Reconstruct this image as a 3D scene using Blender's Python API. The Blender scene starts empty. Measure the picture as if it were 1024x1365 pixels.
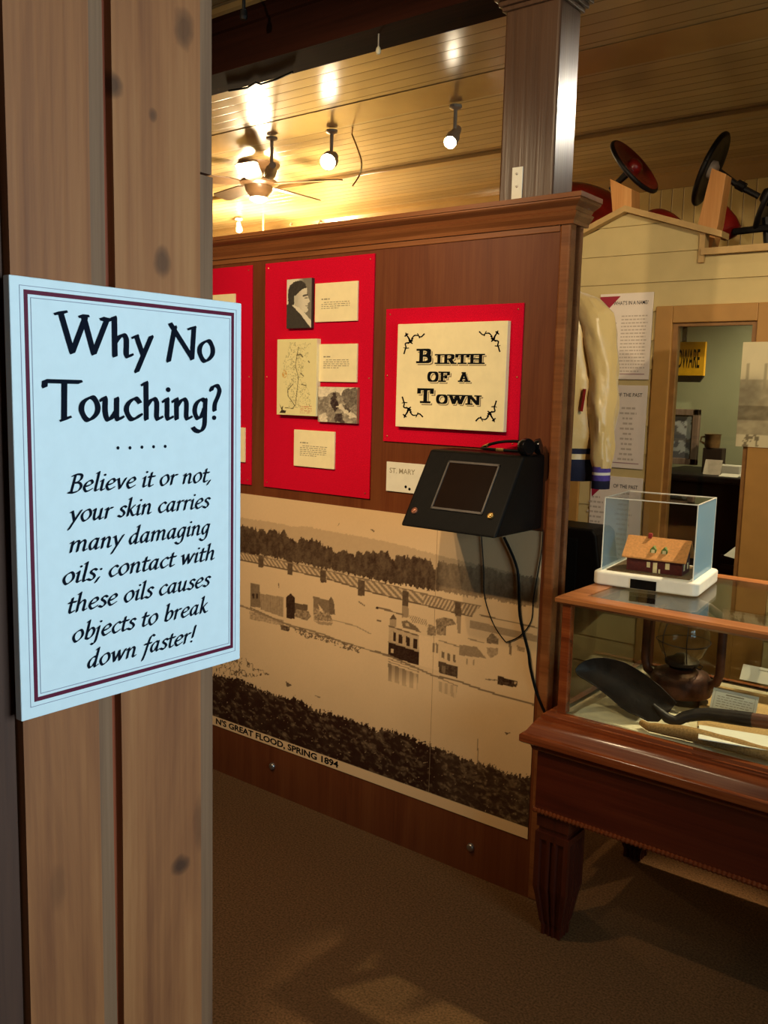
import bpy, math, random
import numpy as np
from mathutils import Vector, Matrix, noise as mnoise

random.seed(7)
SC = bpy.context.scene
COL = SC.collection
PI = math.pi

# ------------------------------------------------------------------ camera
CAM_H = 1.55
YAW, PITCH, ROLL, FPX = 0.663532782, 0.131708167, 0.0253378383, 1204.2
cy, sy, cp, sp = math.cos(YAW), math.sin(YAW), math.cos(PITCH), math.sin(PITCH)
FW = Vector((-sy*cp, cy*cp, -sp)); R0 = Vector((cy, sy, 0)); U0 = R0.cross(FW)
RT = R0*math.cos(ROLL) + U0*math.sin(ROLL); UP = U0*math.cos(ROLL) - R0*math.sin(ROLL)
cam = bpy.data.cameras.new('camera'); cam_o = bpy.data.objects.new('camera', cam); COL.objects.link(cam_o)
cam.sensor_fit = 'VERTICAL'; cam.sensor_height = 36.0; cam.lens = FPX/1365*36.0
cam.clip_start = 0.02; cam.clip_end = 60
cam_o.matrix_world = Matrix(((RT.x, UP.x, -FW.x, 0), (RT.y, UP.y, -FW.y, 0), (RT.z, UP.z, -FW.z, CAM_H), (0, 0, 0, 1)))
SC.camera = cam_o

# ------------------------------------------------------------------ view, world, light strengths
SC.view_settings.view_transform = 'Standard'
SC.view_settings.look = 'None'
SC.view_settings.exposure = 0.75
SC.view_settings.gamma = 1.0
SC.view_settings.use_curve_mapping = False
w = bpy.data.worlds.new('world'); SC.world = w; w.use_nodes = True
w.node_tree.nodes['Background'].inputs[0].default_value = (0.55, 0.75, 1.0, 1)
w.node_tree.nodes['Background'].inputs[1].default_value = 0.6
WARM = (1.0, 0.75, 0.44)
WARM2 = (1.0, 0.80, 0.52)
DAY = (0.66, 0.85, 1.0)
WINDOW_W = 24.0          # daylight through the side window
P_PART = 62.0            # lamps that light the partition
P_CASE = 165.0            # lamp above the display case
P_FAN = 15.0
P_TRACK = 34.0

CEIL = 2.90
PY = 2.37                # front face of the display partition

# ------------------------------------------------------------------ measuring helpers (a point of the photo on a known plane)
CAM = Vector((0, 0, CAM_H))
def ray(x, y): return FW*FPX + RT*(x-512) - UP*(y-682.5)
def onX(x, y, X): d = ray(x, y); return CAM + d*(X/d.x)
def onY(x, y, Y): d = ray(x, y); return CAM + d*(Y/d.y)
def onZ(x, y, Z): d = ray(x, y); return CAM + d*((Z-CAM_H)/d.z)
def onP(x, y, p, n):
    d = ray(x, y); p = Vector(p); n = Vector(n)
    return CAM + d*((p-CAM).dot(n)/d.dot(n))
def topx(X, Y, Z):
    d = [np.asarray(X)-0.0, np.asarray(Y)-0.0, np.asarray(Z)-CAM_H]
    z = d[0]*FW.x + d[1]*FW.y + d[2]*FW.z
    return (512+FPX*(d[0]*RT.x+d[1]*RT.y+d[2]*RT.z)/z, 682.5-FPX*(d[0]*UP.x+d[1]*UP.y+d[2]*UP.z)/z)

def L1(c): c /= 255.0; return c/12.92 if c <= 0.04045 else ((c+0.055)/1.055)**2.4
def S(r, g, b): return (L1(r), L1(g), L1(b), 1.0)

# ------------------------------------------------------------------ materials
def new_mat(name):
    m = bpy.data.materials.new(name); m.use_nodes = True
    nt = m.node_tree; b = nt.nodes['Principled BSDF']
    return m, nt, b
def N(nt, t, **kw):
    n = nt.nodes.new(t)
    for k, v in kw.items():
        if k.startswith('i_'): n.inputs[k[2:].replace('_', ' ')].default_value = v
        else: setattr(n, k, v)
    return n
def ramp(nt, stops):
    r = nt.nodes.new('ShaderNodeValToRGB'); e = r.color_ramp.elements
    while len(e) > 1: e.remove(e[-1])
    e[0].position = stops[0][0]; e[0].color = stops[0][1]
    for p, c in stops[1:]:
        x = e.new(p); x.color = c
    return r
def coords(nt, scale=(1, 1, 1), rot=(0, 0, 0)):
    t = N(nt, 'ShaderNodeTexCoord'); m = N(nt, 'ShaderNodeMapping')
    m.inputs['Scale'].default_value = scale; m.inputs['Rotation'].default_value = rot
    nt.links.new(t.outputs['Object'], m.inputs['Vector']); return m.outputs[0]
def plain(name, col, rough=0.5, spec=0.4, metal=0.0, var=0.08, vscale=30.0, bump=0.0, bscale=200.0, coat=0.0):
    """a plain surface with slight procedural variation"""
    m, nt, b = new_mat(name)
    v = coords(nt); n = N(nt, 'ShaderNodeTexNoise'); n.inputs['Scale'].default_value = vscale; n.inputs['Detail'].default_value = 4
    nt.links.new(v, n.inputs['Vector'])
    lo = tuple(max(0, c*(1-var*2)) for c in col[:3])+(1,); hi = tuple(min(1, c*(1+var*2)) for c in col[:3])+(1,)
    r = ramp(nt, [(0.3, lo), (0.7, hi)]); nt.links.new(n.outputs['Fac'], r.inputs['Fac'])
    nt.links.new(r.outputs['Color'], b.inputs['Base Color'])
    b.inputs['Roughness'].default_value = rough; b.inputs['Metallic'].default_value = metal
    b.inputs['Specular IOR Level'].default_value = spec; b.inputs['Coat Weight'].default_value = coat
    if bump:
        n2 = N(nt, 'ShaderNodeTexNoise'); n2.inputs['Scale'].default_value = bscale; n2.inputs['Detail'].default_value = 3
        nt.links.new(v, n2.inputs['Vector'])
        bp = N(nt, 'ShaderNodeBump'); bp.inputs['Strength'].default_value = bump; bp.inputs['Distance'].default_value = 0.01
        nt.links.new(n2.outputs['Fac'], bp.inputs['Height']); nt.links.new(bp.outputs['Normal'], b.inputs['Normal'])
    return m
def wood(name, dark, mid, light, grain='Z', freq=14.0, rough=0.4, bump=0.15, spec=0.4, coat=0.0, knots=None, stretch=0.06):
    m, nt, b = new_mat(name)
    s = [freq, freq, freq]; s['XYZ'.index(grain)] = freq*stretch
    v = coords(nt, tuple(s))
    n = N(nt, 'ShaderNodeTexNoise'); n.inputs['Scale'].default_value = 1.0; n.inputs['Detail'].default_value = 6
    n.inputs['Roughness'].default_value = 0.62; n.inputs['Distortion'].default_value = 0.6
    nt.links.new(v, n.inputs['Vector'])
    s2 = [freq*9]*3; s2['XYZ'.index(grain)] = freq*9*0.02
    v2 = coords(nt, tuple(s2)); n2 = N(nt, 'ShaderNodeTexNoise'); n2.inputs['Scale'].default_value = 1.0; n2.inputs['Detail'].default_value = 3
    nt.links.new(v2, n2.inputs['Vector'])
    mx = N(nt, 'ShaderNodeMath', operation='MULTIPLY_ADD'); mx.inputs[1].default_value = 0.30; 
    nt.links.new(n2.outputs['Fac'], mx.inputs[0]); 
    m2 = N(nt, 'ShaderNodeMath', operation='MULTIPLY'); m2.inputs[1].default_value = 0.70
    nt.links.new(n.outputs['Fac'], m2.inputs[0]); nt.links.new(m2.outputs[0], mx.inputs[2])
    r = ramp(nt, [(0.30, dark), (0.5, mid), (0.70, light)]); nt.links.new(mx.outputs[0], r.inputs['Fac'])
    colout = r.outputs['Color']
    if knots:
        t = N(nt, 'ShaderNodeTexCoord')
        for (kx, ky, kz, rad, stz, amt) in knots:
            mp = N(nt, 'ShaderNodeVectorMath', operation='SUBTRACT'); mp.inputs[1].default_value = (kx, ky, kz)
            nt.links.new(t.outputs['Object'], mp.inputs[0])
            ns = N(nt, 'ShaderNodeTexNoise'); ns.inputs['Scale'].default_value = 35; nt.links.new(t.outputs['Object'], ns.inputs['Vector'])
            sc = N(nt, 'ShaderNodeVectorMath', operation='MULTIPLY'); sc.inputs[1].default_value = (0, 1/rad, 1/(rad*stz))
            nt.links.new(mp.outputs[0], sc.inputs[0])
            ln = N(nt, 'ShaderNodeVectorMath', operation='LENGTH'); nt.links.new(sc.outputs[0], ln.inputs[0])
            ad = N(nt, 'ShaderNodeMath', operation='ADD'); nt.links.new(ln.outputs['Value'], ad.inputs[0]); nt.links.new(ns.outputs['Fac'], ad.inputs[1])
            rr = ramp(nt, [(0.55, (amt, amt, amt, 1)), (0.8, (amt*0.6, amt*0.6, amt*0.6, 1)), (1.0, (0, 0, 0, 1))])
            dv = N(nt, 'ShaderNodeMath', operation='MULTIPLY'); dv.inputs[1].default_value = 0.6; nt.links.new(ad.outputs[0], dv.inputs[0])
            nt.links.new(dv.outputs[0], rr.inputs['Fac'])
            mm = N(nt, 'ShaderNodeMix', data_type='RGBA'); nt.links.new(rr.outputs['Color'], mm.inputs[0])
            nt.links.new(colout, mm.inputs[6]); mm.inputs[7].default_value = tuple(c*0.18 for c in dark[:3])+(1,)
            colout = mm.outputs[2]
    nt.links.new(colout, b.inputs['Base Color'])
    b.inputs['Roughness'].default_value = rough; b.inputs['Specular IOR Level'].default_value = spec; b.inputs['Coat Weight'].default_value = coat
    b.inputs['Coat Roughness'].default_value = 0.15
    if bump:
        bp = N(nt, 'ShaderNodeBump'); bp.inputs['Strength'].default_value = bump; bp.inputs['Distance'].default_value = 0.004
        nt.links.new(mx.outputs[0], bp.inputs['Height']); nt.links.new(bp.outputs['Normal'], b.inputs['Normal'])
    return m
def glass(name, tint=(0.93, 0.97, 0.95), ior=1.45, veil=0.0, veilcol=(0.5, 0.7, 0.85, 1), rough=0.0):
    m, nt, b = new_mat(name); nt.nodes.remove(b)
    out = nt.nodes['Material Output']
    tr = N(nt, 'ShaderNodeBsdfTransparent'); tr.inputs[0].default_value = tint+(1,)
    gl = N(nt, 'ShaderNodeBsdfGlossy'); gl.inputs['Roughness'].default_value = rough
    fr = N(nt, 'ShaderNodeFresnel'); fr.inputs[0].default_value = ior
    n = N(nt, 'ShaderNodeTexNoise'); n.inputs['Scale'].default_value = 3.0
    bp = N(nt, 'ShaderNodeBump'); bp.inputs['Strength'].default_value = 0.01; nt.links.new(n.outputs['Fac'], bp.inputs['Height'])
    ge = N(nt, 'ShaderNodeNewGeometry'); mi = N(nt, 'ShaderNodeMix'); mi.inputs[2].default_value = ior; mi.inputs[3].default_value = 1.0/ior
    nt.links.new(ge.outputs['Backfacing'], mi.inputs[0]); nt.links.new(mi.outputs[0], fr.inputs[0])   # thin panes reflect alike from both sides
    nt.links.new(bp.outputs[0], gl.inputs['Normal'])
    mx = N(nt, 'ShaderNodeMixShader'); nt.links.new(fr.outputs[0], mx.inputs[0]); nt.links.new(tr.outputs[0], mx.inputs[1]); nt.links.new(gl.outputs[0], mx.inputs[2])
    last = mx
    if veil:
        df = N(nt, 'ShaderNodeBsdfDiffuse'); df.inputs[0].default_value = veilcol
        tl = N(nt, 'ShaderNodeBsdfTranslucent'); tl.inputs[0].default_value = veilcol
        m3 = N(nt, 'ShaderNodeMixShader'); m3.inputs[0].default_value = 0.5; nt.links.new(df.outputs[0], m3.inputs[1]); nt.links.new(tl.outputs[0], m3.inputs[2])
        m2 = N(nt, 'ShaderNodeMixShader'); m2.inputs[0].default_value = veil; nt.links.new(mx.outputs[0], m2.inputs[1]); nt.links.new(m3.outputs[0], m2.inputs[2]); last = m2
    nt.links.new(last.outputs[0], out.inputs[0]); return m
def emit(name, col, strength):
    m, nt, b = new_mat(name)
    b.inputs['Base Color'].default_value = col; b.inputs['Emission Color'].default_value = col; b.inputs['Emission Strength'].default_value = strength
    return m
def print_mat(name, rough=0.5, spec=0.10):
    m, nt, b = new_mat(name)
    a = N(nt, 'ShaderNodeVertexColor', layer_name='Col'); nt.links.new(a.outputs['Color'], b.inputs['Base Color'])
    b.inputs['Roughness'].default_value = rough; b.inputs['Specular IOR Level'].default_value = spec
    return m
def boards(name, base, dark, axis, pitch, groove=0.07, rough=0.3, bump=0.6, spec=0.5, var=0.15, blend=0.0):
    """painted tongue-and-groove boards: groove lines every `pitch` metres along `axis`"""
    m, nt, b = new_mat(name)
    t = N(nt, 'ShaderNodeTexCoord'); sx = N(nt, 'ShaderNodeSeparateXYZ'); nt.links.new(t.outputs['Object'], sx.inputs[0])
    dv = N(nt, 'ShaderNodeMath', operation='DIVIDE'); dv.inputs[1].default_value = pitch; nt.links.new(sx.outputs[axis], dv.inputs[0])
    fr = N(nt, 'ShaderNodeMath', operation='FRACT'); nt.links.new(dv.outputs[0], fr.inputs[0])
    r = ramp(nt, [(0.0, (0, 0, 0, 1)), (groove*0.5, (0, 0, 0, 1)), (groove, (1, 1, 1, 1)), (1.0-groove*0.3, (1, 1, 1, 1)), (1.0, (0.2, 0.2, 0.2, 1))])
    nt.links.new(fr.outputs[0], r.inputs['Fac'])
    fl = N(nt, 'ShaderNodeMath', operation='FLOOR'); nt.links.new(dv.outputs[0], fl.inputs[0])
    wn = N(nt, 'ShaderNodeTexWhiteNoise', noise_dimensions='1D'); nt.links.new(fl.outputs[0], wn.inputs['W'])
    n = N(nt, 'ShaderNodeTexNoise'); n.inputs['Scale'].default_value = 2.5; nt.links.new(t.outputs['Object'], n.inputs['Vector'])
    av = N(nt, 'ShaderNodeMath', operation='ADD'); nt.links.new(wn.outputs['Value'], av.inputs[0]); nt.links.new(n.outputs['Fac'], av.inputs[1])
    lo = tuple(c*(1-var) for c in base[:3])+(1,); hi = tuple(min(1, c*(1+var)) for c in base[:3])+(1,)
    r2 = ramp(nt, [(0.2, lo), (0.8, hi)]); hf = N(nt, 'ShaderNodeMath', operation='MULTIPLY'); hf.inputs[1].default_value = 0.5
    nt.links.new(av.outputs[0], hf.inputs[0]); nt.links.new(hf.outputs[0], r2.inputs['Fac'])
    mx = N(nt, 'ShaderNodeMix', data_type='RGBA'); nt.links.new(r.outputs['Color'], mx.inputs[0]); mx.inputs[6].default_value = dark
    nt.links.new(r2.outputs['Color'], mx.inputs[7]); nt.links.new(mx.outputs[2], b.inputs['Base Color'])
    b.inputs['Roughness'].default_value = rough; b.inputs['Specular IOR Level'].default_value = spec
    bp = N(nt, 'ShaderNodeBump'); bp.inputs['Strength'].default_value = bump; bp.inputs['Distance'].default_value = 0.004
    nt.links.new(r.outputs['Color'], bp.inputs['Height']); nt.links.new(bp.outputs[0], b.inputs['Normal'])
    return m

# ------------------------------------------------------------------ mesh builder
class MB:
    def __init__(s): s.v = []; s.f = []; s.m = []; s.cur = 0
    def add(s, vs, fs):
        o = len(s.v); s.v += [tuple(p) for p in vs]
        for f in fs: s.f.append(tuple(i+o for i in f)); s.m.append(s.cur)
        return s
    def box(s, x0, x1, y0, y1, z0, z1):
        return s.add([(x0,y0,z0),(x1,y0,z0),(x1,y1,z0),(x0,y1,z0),(x0,y0,z1),(x1,y0,z1),(x1,y1,z1),(x0,y1,z1)],
                     [(0,3,2,1),(4,5,6,7),(0,1,5,4),(1,2,6,5),(2,3,7,6),(3,0,4,7)])
    def hexa(s, p): return s.add(p, [(0,3,2,1),(4,5,6,7),(0,1,5,4),(1,2,6,5),(2,3,7,6),(3,0,4,7)])
    def tube(s, pts, r, n=10, caps=True):
        pts = [Vector(p) for p in pts]; k = len(pts); rs = r if isinstance(r, (list, tuple)) else [r]*k
        rings = []; prev = None
        for i, p in enumerate(pts):
            t = (pts[min(i+1, k-1)]-pts[max(i-1, 0)]).normalized()
            if prev is None:
                a = Vector((0, 0, 1)) if abs(t.z) < 0.9 else Vector((1, 0, 0)); u = t.cross(a).normalized()
            else: u = (prev-t*prev.dot(t)).normalized()
            prev = u; v = t.cross(u)
            rings.append([p+(u*math.cos(2*PI*j/n)+v*math.sin(2*PI*j/n))*rs[i] for j in range(n)])
        vs = [q for rg in rings for q in rg]; fs = []
        for i in range(k-1):
            for j in range(n): fs.append((i*n+j, i*n+(j+1)%n, (i+1)*n+(j+1)%n, (i+1)*n+j))
        if caps: fs += [tuple(range(n-1, -1, -1)), tuple((k-1)*n+j for j in range(n))]
        return s.add(vs, fs)
    def lathe(s, prof, c=(0, 0, 0), axis=(0, 0, 1), n=24):
        ax = Vector(axis).normalized(); a = Vector((1, 0, 0)) if abs(ax.x) < 0.9 else Vector((0, 1, 0))
        u = ax.cross(a).normalized(); v = ax.cross(u); c = Vector(c); vs = []; fs = []; k = len(prof)
        for r, h in prof:
            for j in range(n):
                t = 2*PI*j/n; vs.append(c+ax*h+(u*math.cos(t)+v*math.sin(t))*max(r, 1e-5))
        for i in range(k-1):
            for j in range(n): fs.append((i*n+j, i*n+(j+1)%n, (i+1)*n+(j+1)%n, (i+1)*n+j))
        fs += [tuple(range(n-1, -1, -1)), tuple((k-1)*n+j for j in range(n))]
        return s.add(vs, fs)
    def prism(s, pts, f0, f1):
        """pts: 2-D outline; f0/f1 map a 2-D point to 3-D for the two end faces"""
        n = len(pts); vs = [f0(p) for p in pts]+[f1(p) for p in pts]
        fs = [tuple(range(n)), tuple(range(2*n-1, n-1, -1))]+[(i, i+n, (i+1)%n+n, (i+1)%n) for i in range(n)]
        return s.add(vs, fs)
    def prismY(s, pts, y0, y1): return s.prism(pts, lambda p: (p[0], y0, p[1]), lambda p: (p[0], y1, p[1]))
    def prismX(s, pts, x0, x1): return s.prism(pts, lambda p: (x0, p[0], p[1]), lambda p: (x1, p[0], p[1]))
    def prismZ(s, pts, z0, z1): return s.prism(pts, lambda p: (p[0], p[1], z0), lambda p: (p[0], p[1], z1))
    def grid(s, P):
        a, b = len(P), len(P[0]); vs = [q for r in P for q in r]
        return s.add(vs, [(i*b+j, i*b+j+1, (i+1)*b+j+1, (i+1)*b+j) for i in range(a-1) for j in range(b-1)])
    def xf(s, M):
        s.v = [tuple(M @ Vector(p)) for p in s.v]; return s

def wloc(o):
    p = Vector((0, 0, 0))
    while o is not None: p += o.location; o = o.parent
    return p
def obj(name, mb, mat, parent=None, smooth=False, bevel=0.0, seg=2, solid=0.0, subsurf=0, origin=None):
    me = bpy.data.meshes.new(name)
    base = wloc(parent) if parent else None
    vs = mb.v
    if base is None:
        if origin is None:
            xs = [p[0] for p in vs]; ys = [p[1] for p in vs]; zs = [p[2] for p in vs]
            base = Vector(((min(xs)+max(xs))/2, (min(ys)+max(ys))/2, min(zs)))
        else: base = Vector(origin)
        off = base
    else: off = Vector((0, 0, 0))
    me.from_pydata([(p[0]-base.x, p[1]-base.y, p[2]-base.z) for p in vs], [], mb.f)
    for m in (mat if isinstance(mat, (list, tuple)) else [mat]): me.materials.append(m)
    if isinstance(mat, (list, tuple)): me.polygons.foreach_set('material_index', mb.m)
    import bmesh
    bm = bmesh.new(); bm.from_mesh(me); bmesh.ops.recalc_face_normals(bm, faces=bm.faces); bm.to_mesh(me); bm.free()
    if smooth: me.polygons.foreach_set('use_smooth', [True]*len(me.polygons))
    me.update()
    o = bpy.data.objects.new(name, me); COL.objects.link(o); o.location = off
    if parent: o.parent = parent
    if solid:
        md = o.modifiers.new('solid', 'SOLIDIFY'); md.thickness = solid; md.offset = 0
    if bevel:
        md = o.modifiers.new('bevel', 'BEVEL'); md.width = bevel; md.segments = seg; md.limit_method = 'ANGLE'; md.angle_limit = math.radians(40)
    if subsurf:
        md = o.modifiers.new('sub', 'SUBSURF'); md.levels = subsurf; md.render_levels = subsurf
    if smooth:
        md = o.modifiers.new('smooth', 'EDGE_SPLIT') if not subsurf else None
        if md: md.split_angle = math.radians(50)
    return o
def tag(o, label, cat, group=None):
    o['label'] = label; o['category'] = cat
    if group: o['group'] = group
    return o
def thing(name, label, cat, loc=(0, 0, 0), group=None):
    o = bpy.data.objects.new(name, None); COL.objects.link(o); o.location = loc; o.empty_display_size = 0.05
    return tag(o, label, cat, group)
def struct(name, mb, mat, **kw):
    o = obj(name, mb, mat, **kw); o['kind'] = 'structure'; return o

# ------------------------------------------------------------------ lettering engines
def hull(pts):
    pts = sorted(set((round(x, 6), round(y, 6)) for x, y in pts))
    if len(pts) < 3: return pts
    def half(p):
        h = []
        for q in p:
            while len(h) > 1 and (h[-1][0]-h[-2][0])*(q[1]-h[-2][1])-(h[-1][1]-h[-2][1])*(q[0]-h[-2][0]) <= 0: h.pop()
            h.append(q)
        return h
    a = half(pts); b = half(pts[::-1]); return a[:-1]+b[:-1]
def spline(pts, n=7):
    if len(pts) == 2: return pts
    closed = pts[0] == pts[-1]; out = []
    k = len(pts)
    for i in range(k-1):
        p1, p2 = pts[i], pts[i+1]
        p0 = pts[i-1] if i > 0 else (pts[-2] if closed else p1)
        p3 = pts[i+2] if i+2 < k else (pts[1] if closed else p2)
        for j in range(n):
            t = j/n
            out.append(tuple(0.5*((2*p1[d])+(-p0[d]+p2[d])*t+(2*p0[d]-5*p1[d]+4*p2[d]-p3[d])*t*t+(-p0[d]+3*p1[d]-3*p2[d]+p3[d])*t**3) for d in (0, 1)))
    out.append(pts[-1]); return out
def pen(strokes, nibw, nibt, ang):
    """sweep a broad nib along strokes -> list of convex polygons"""
    c, s_ = math.cos(ang), math.sin(ang)
    nib = [(sx*nibw/2*c-sz*nibt/2*s_, sx*nibw/2*s_+sz*nibt/2*c) for sx, sz in ((-1, -1), (1, -1), (1, 1), (-1, 1))]
    out = []
    for st in strokes:
        p = spline(st[1:]) if st[0] == 'c' else st[1:]
        if len(p) == 1: p = [p[0], p[0]]
        for a, b in zip(p[:-1], p[1:]):
            out.append(hull([(a[0]+n[0], a[1]+n[1]) for n in nib]+[(b[0]+n[0], b[1]+n[1]) for n in nib]))
    return out
def dot(x, y, r): return [(x+r*math.cos(t*PI/5), y+r*math.sin(t*PI/5)) for t in range(10)]
ARCH = lambda x: ('c', (x, .58), (x+.2, .86), (x+.36, .95), (x+.48, .82), (x+.49, .5), (x+.48, .14), (x+.55, .02), (x+.7, .1))
BOWL = ('c', (.66, .88), (.45, .95), (.2, .72), (.13, .35), (.27, .04), (.48, .16), (.64, .55))
G = {  # calligraphic minuscules: advance, strokes, dots
 'o': (.92, [('c', (.46, .97), (.18, .75), (.12, .4), (.3, .04), (.5, .04), (.74, .3), (.78, .62), (.64, .93), (.46, .97))], []),
 'e': (.84, [('c', (.16, .46), (.45, .52), (.68, .68), (.66, .88), (.5, .97), (.24, .78), (.13, .4), (.3, .05), (.5, .04), (.76, .2))], []),
 'l': (.46, [('l', (.06, 1.58), (.2, 1.68)), ('c', (.2, 1.66), (.2, .8), (.2, .12), (.28, .02), (.42, .1))], []),
 'i': (.46, [('l', (.05, .84), (.2, .96)), ('c', (.2, .95), (.2, .5), (.2, .12), (.28, .02), (.42, .1))], [(.26, 1.38)]),
 'v': (.84, [('l', (.02, .88), (.16, .95)), ('l', (.14, .95), (.4, .03)), ('l', (.4, .03), (.74, .95))], []),
 't': (.58, [('c', (.24, 1.3), (.22, .7), (.22, .18), (.32, .02), (.54, .12)), ('l', (.02, .92), (.56, .94))], []),
 'r': (.66, [('l', (.05, .84), (.2, .96)), ('l', (.2, .95), (.2, .02)), ('c', (.2, .62), (.38, .9), (.6, .93))], []),
 'n': (.98, [('l', (.05, .84), (.2, .96)), ('l', (.2, .95), (.2, .02)), ARCH(.2)], []),
 'm': (1.46, [('l', (.05, .84), (.2, .96)), ('l', (.2, .95), (.2, .02)), ('c', (.2, .58), (.4, .86), (.56, .95), (.68, .82), (.68, .02)), ARCH(.68)], []),
 'u': (.96, [('c', (.03, .86), (.17, .95), (.17, .4), (.24, .06), (.4, .05), (.66, .42)), ('c', (.67, .95), (.66, .5), (.66, .12), (.74, .02), (.9, .12))], []),
 'y': (.84, [('l', (.02, .88), (.16, .95)), ('l', (.14, .95), (.43, .1)), ('l', (.8, .97), (.14, -.62))], []),
 's': (.66, [('c', (.6, .84), (.44, .96), (.24, .9), (.2, .68), (.42, .5), (.54, .28), (.44, .06), (.28, .02), (.06, .14))], []),
 'k': (.84, [('l', (.06, 1.58), (.2, 1.68)), ('l', (.2, 1.66), (.2, .02)), ('l', (.2, .42), (.64, .95)), ('c', (.34, .56), (.58, .12), (.7, .02), (.84, .08))], []),
 'c': (.76, [('c', (.68, .82), (.5, .96), (.22, .74), (.13, .4), (.3, .05), (.5, .04), (.72, .2))], []),
 'a': (.94, [BOWL, ('c', (.68, .95), (.65, .5), (.65, .12), (.73, .02), (.88, .12))], []),
 'd': (.94, [BOWL, ('l', (.54, 1.58), (.68, 1.68)), ('c', (.68, 1.66), (.66, .8), (.65, .12), (.73, .02), (.88, .12))], []),
 'g': (.88, [BOWL, ('c', (.68, .95), (.65, .3), (.62, -.3), (.44, -.58), (.2, -.56), (.04, -.42))], []),
 'b': (.88, [('l', (.06, 1.58), (.2, 1.68)), ('l', (.2, 1.66), (.2, .1)), ('c', (.2, .56), (.4, .9), (.6, .92), (.74, .66), (.68, .28), (.44, .03), (.2, .1))], []),
 'j': (.44, [('l', (.05, .84), (.2, .96)), ('c', (.2, .95), (.18, .2), (.14, -.35), (.0, -.56), (-.16, -.5))], [(.26, 1.38)]),
 'w': (1.22, [('l', (.02, .88), (.16, .95)), ('l', (.14, .95), (.36, .03)), ('l', (.36, .03), (.64, .9)), ('l', (.6, .95), (.8, .03)), ('l', (.8, .03), (1.12, .95))], []),
 'h': (.98, [('l', (.06, 1.58), (.2, 1.68)), ('l', (.2, 1.66), (.2, .02)), ARCH(.2)], []),
 'f': (.6, [('c', (.78, 1.56), (.6, 1.68), (.42, 1.4), (.32, .6), (.24, -.1), (.14, -.58)), ('l', (.06, .92), (.62, .94))], []),
 ',': (.4, [('l', (.24, .14), (.06, -.28))], []),
 ';': (.4, [('l', (.24, .14), (.06, -.28))], [(.26, .86)]),
 '!': (.42, [('l', (.28, 1.6), (.22, .45))], [(.2, .06)]),
 'B': (1.02, [('l', (.28, 1.55), (.24, .04)), ('c', (.06, 1.46), (.4, 1.58), (.74, 1.5), (.78, 1.18), (.56, .9), (.28, .84)), ('c', (.28, .84), (.7, .82), (.9, .5), (.76, .14), (.4, .0), (.04, .04))], []),
 ' ': (.5, [], []),
}
GH = dict(G); GH.update({
 'W': (2.0, [('l', (-.06, 1.62), (.26, 1.7)), ('l', (.1, 1.64), (.5, .06)), ('l', (.5, .06), (1.02, 1.52)), ('l', (.86, 1.6), (1.1, 1.6)), ('l', (.98, 1.54), (1.34, .06)), ('l', (1.34, .06), (1.9, 1.56)), ('l', (1.7, 1.58), (1.98, 1.52))], []),
 'N': (1.5, [('l', (.42, 1.5), (.12, -.08)), ('l', (.22, 1.62), (1.24, .12)), ('l', (1.24, .08), (1.34, 1.56)), ('l', (1.12, 1.48), (1.36, 1.56))], []),
 'T': (1.12, [('l', (-.18, 1.4), (-.16, 1.6)), ('l', (-.16, 1.62), (1.2, 1.62)), ('l', (.58, 1.6), (.54, .06)), ('l', (.46, .02), (.74, .12))], []),
 'c': (.82, [('c', (.72, .78), (.52, .96), (.22, .74), (.13, .42), (.3, .06), (.5, .04), (.76, .22))], []),
 '?': (.7, [('c', (.1, 1.4), (.2, 1.58), (.42, 1.62), (.54, 1.4), (.46, 1.1), (.3, .74), (.28, .42))], [(.26, .06)]),
 ' ': (.62, [], []),
})
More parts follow.
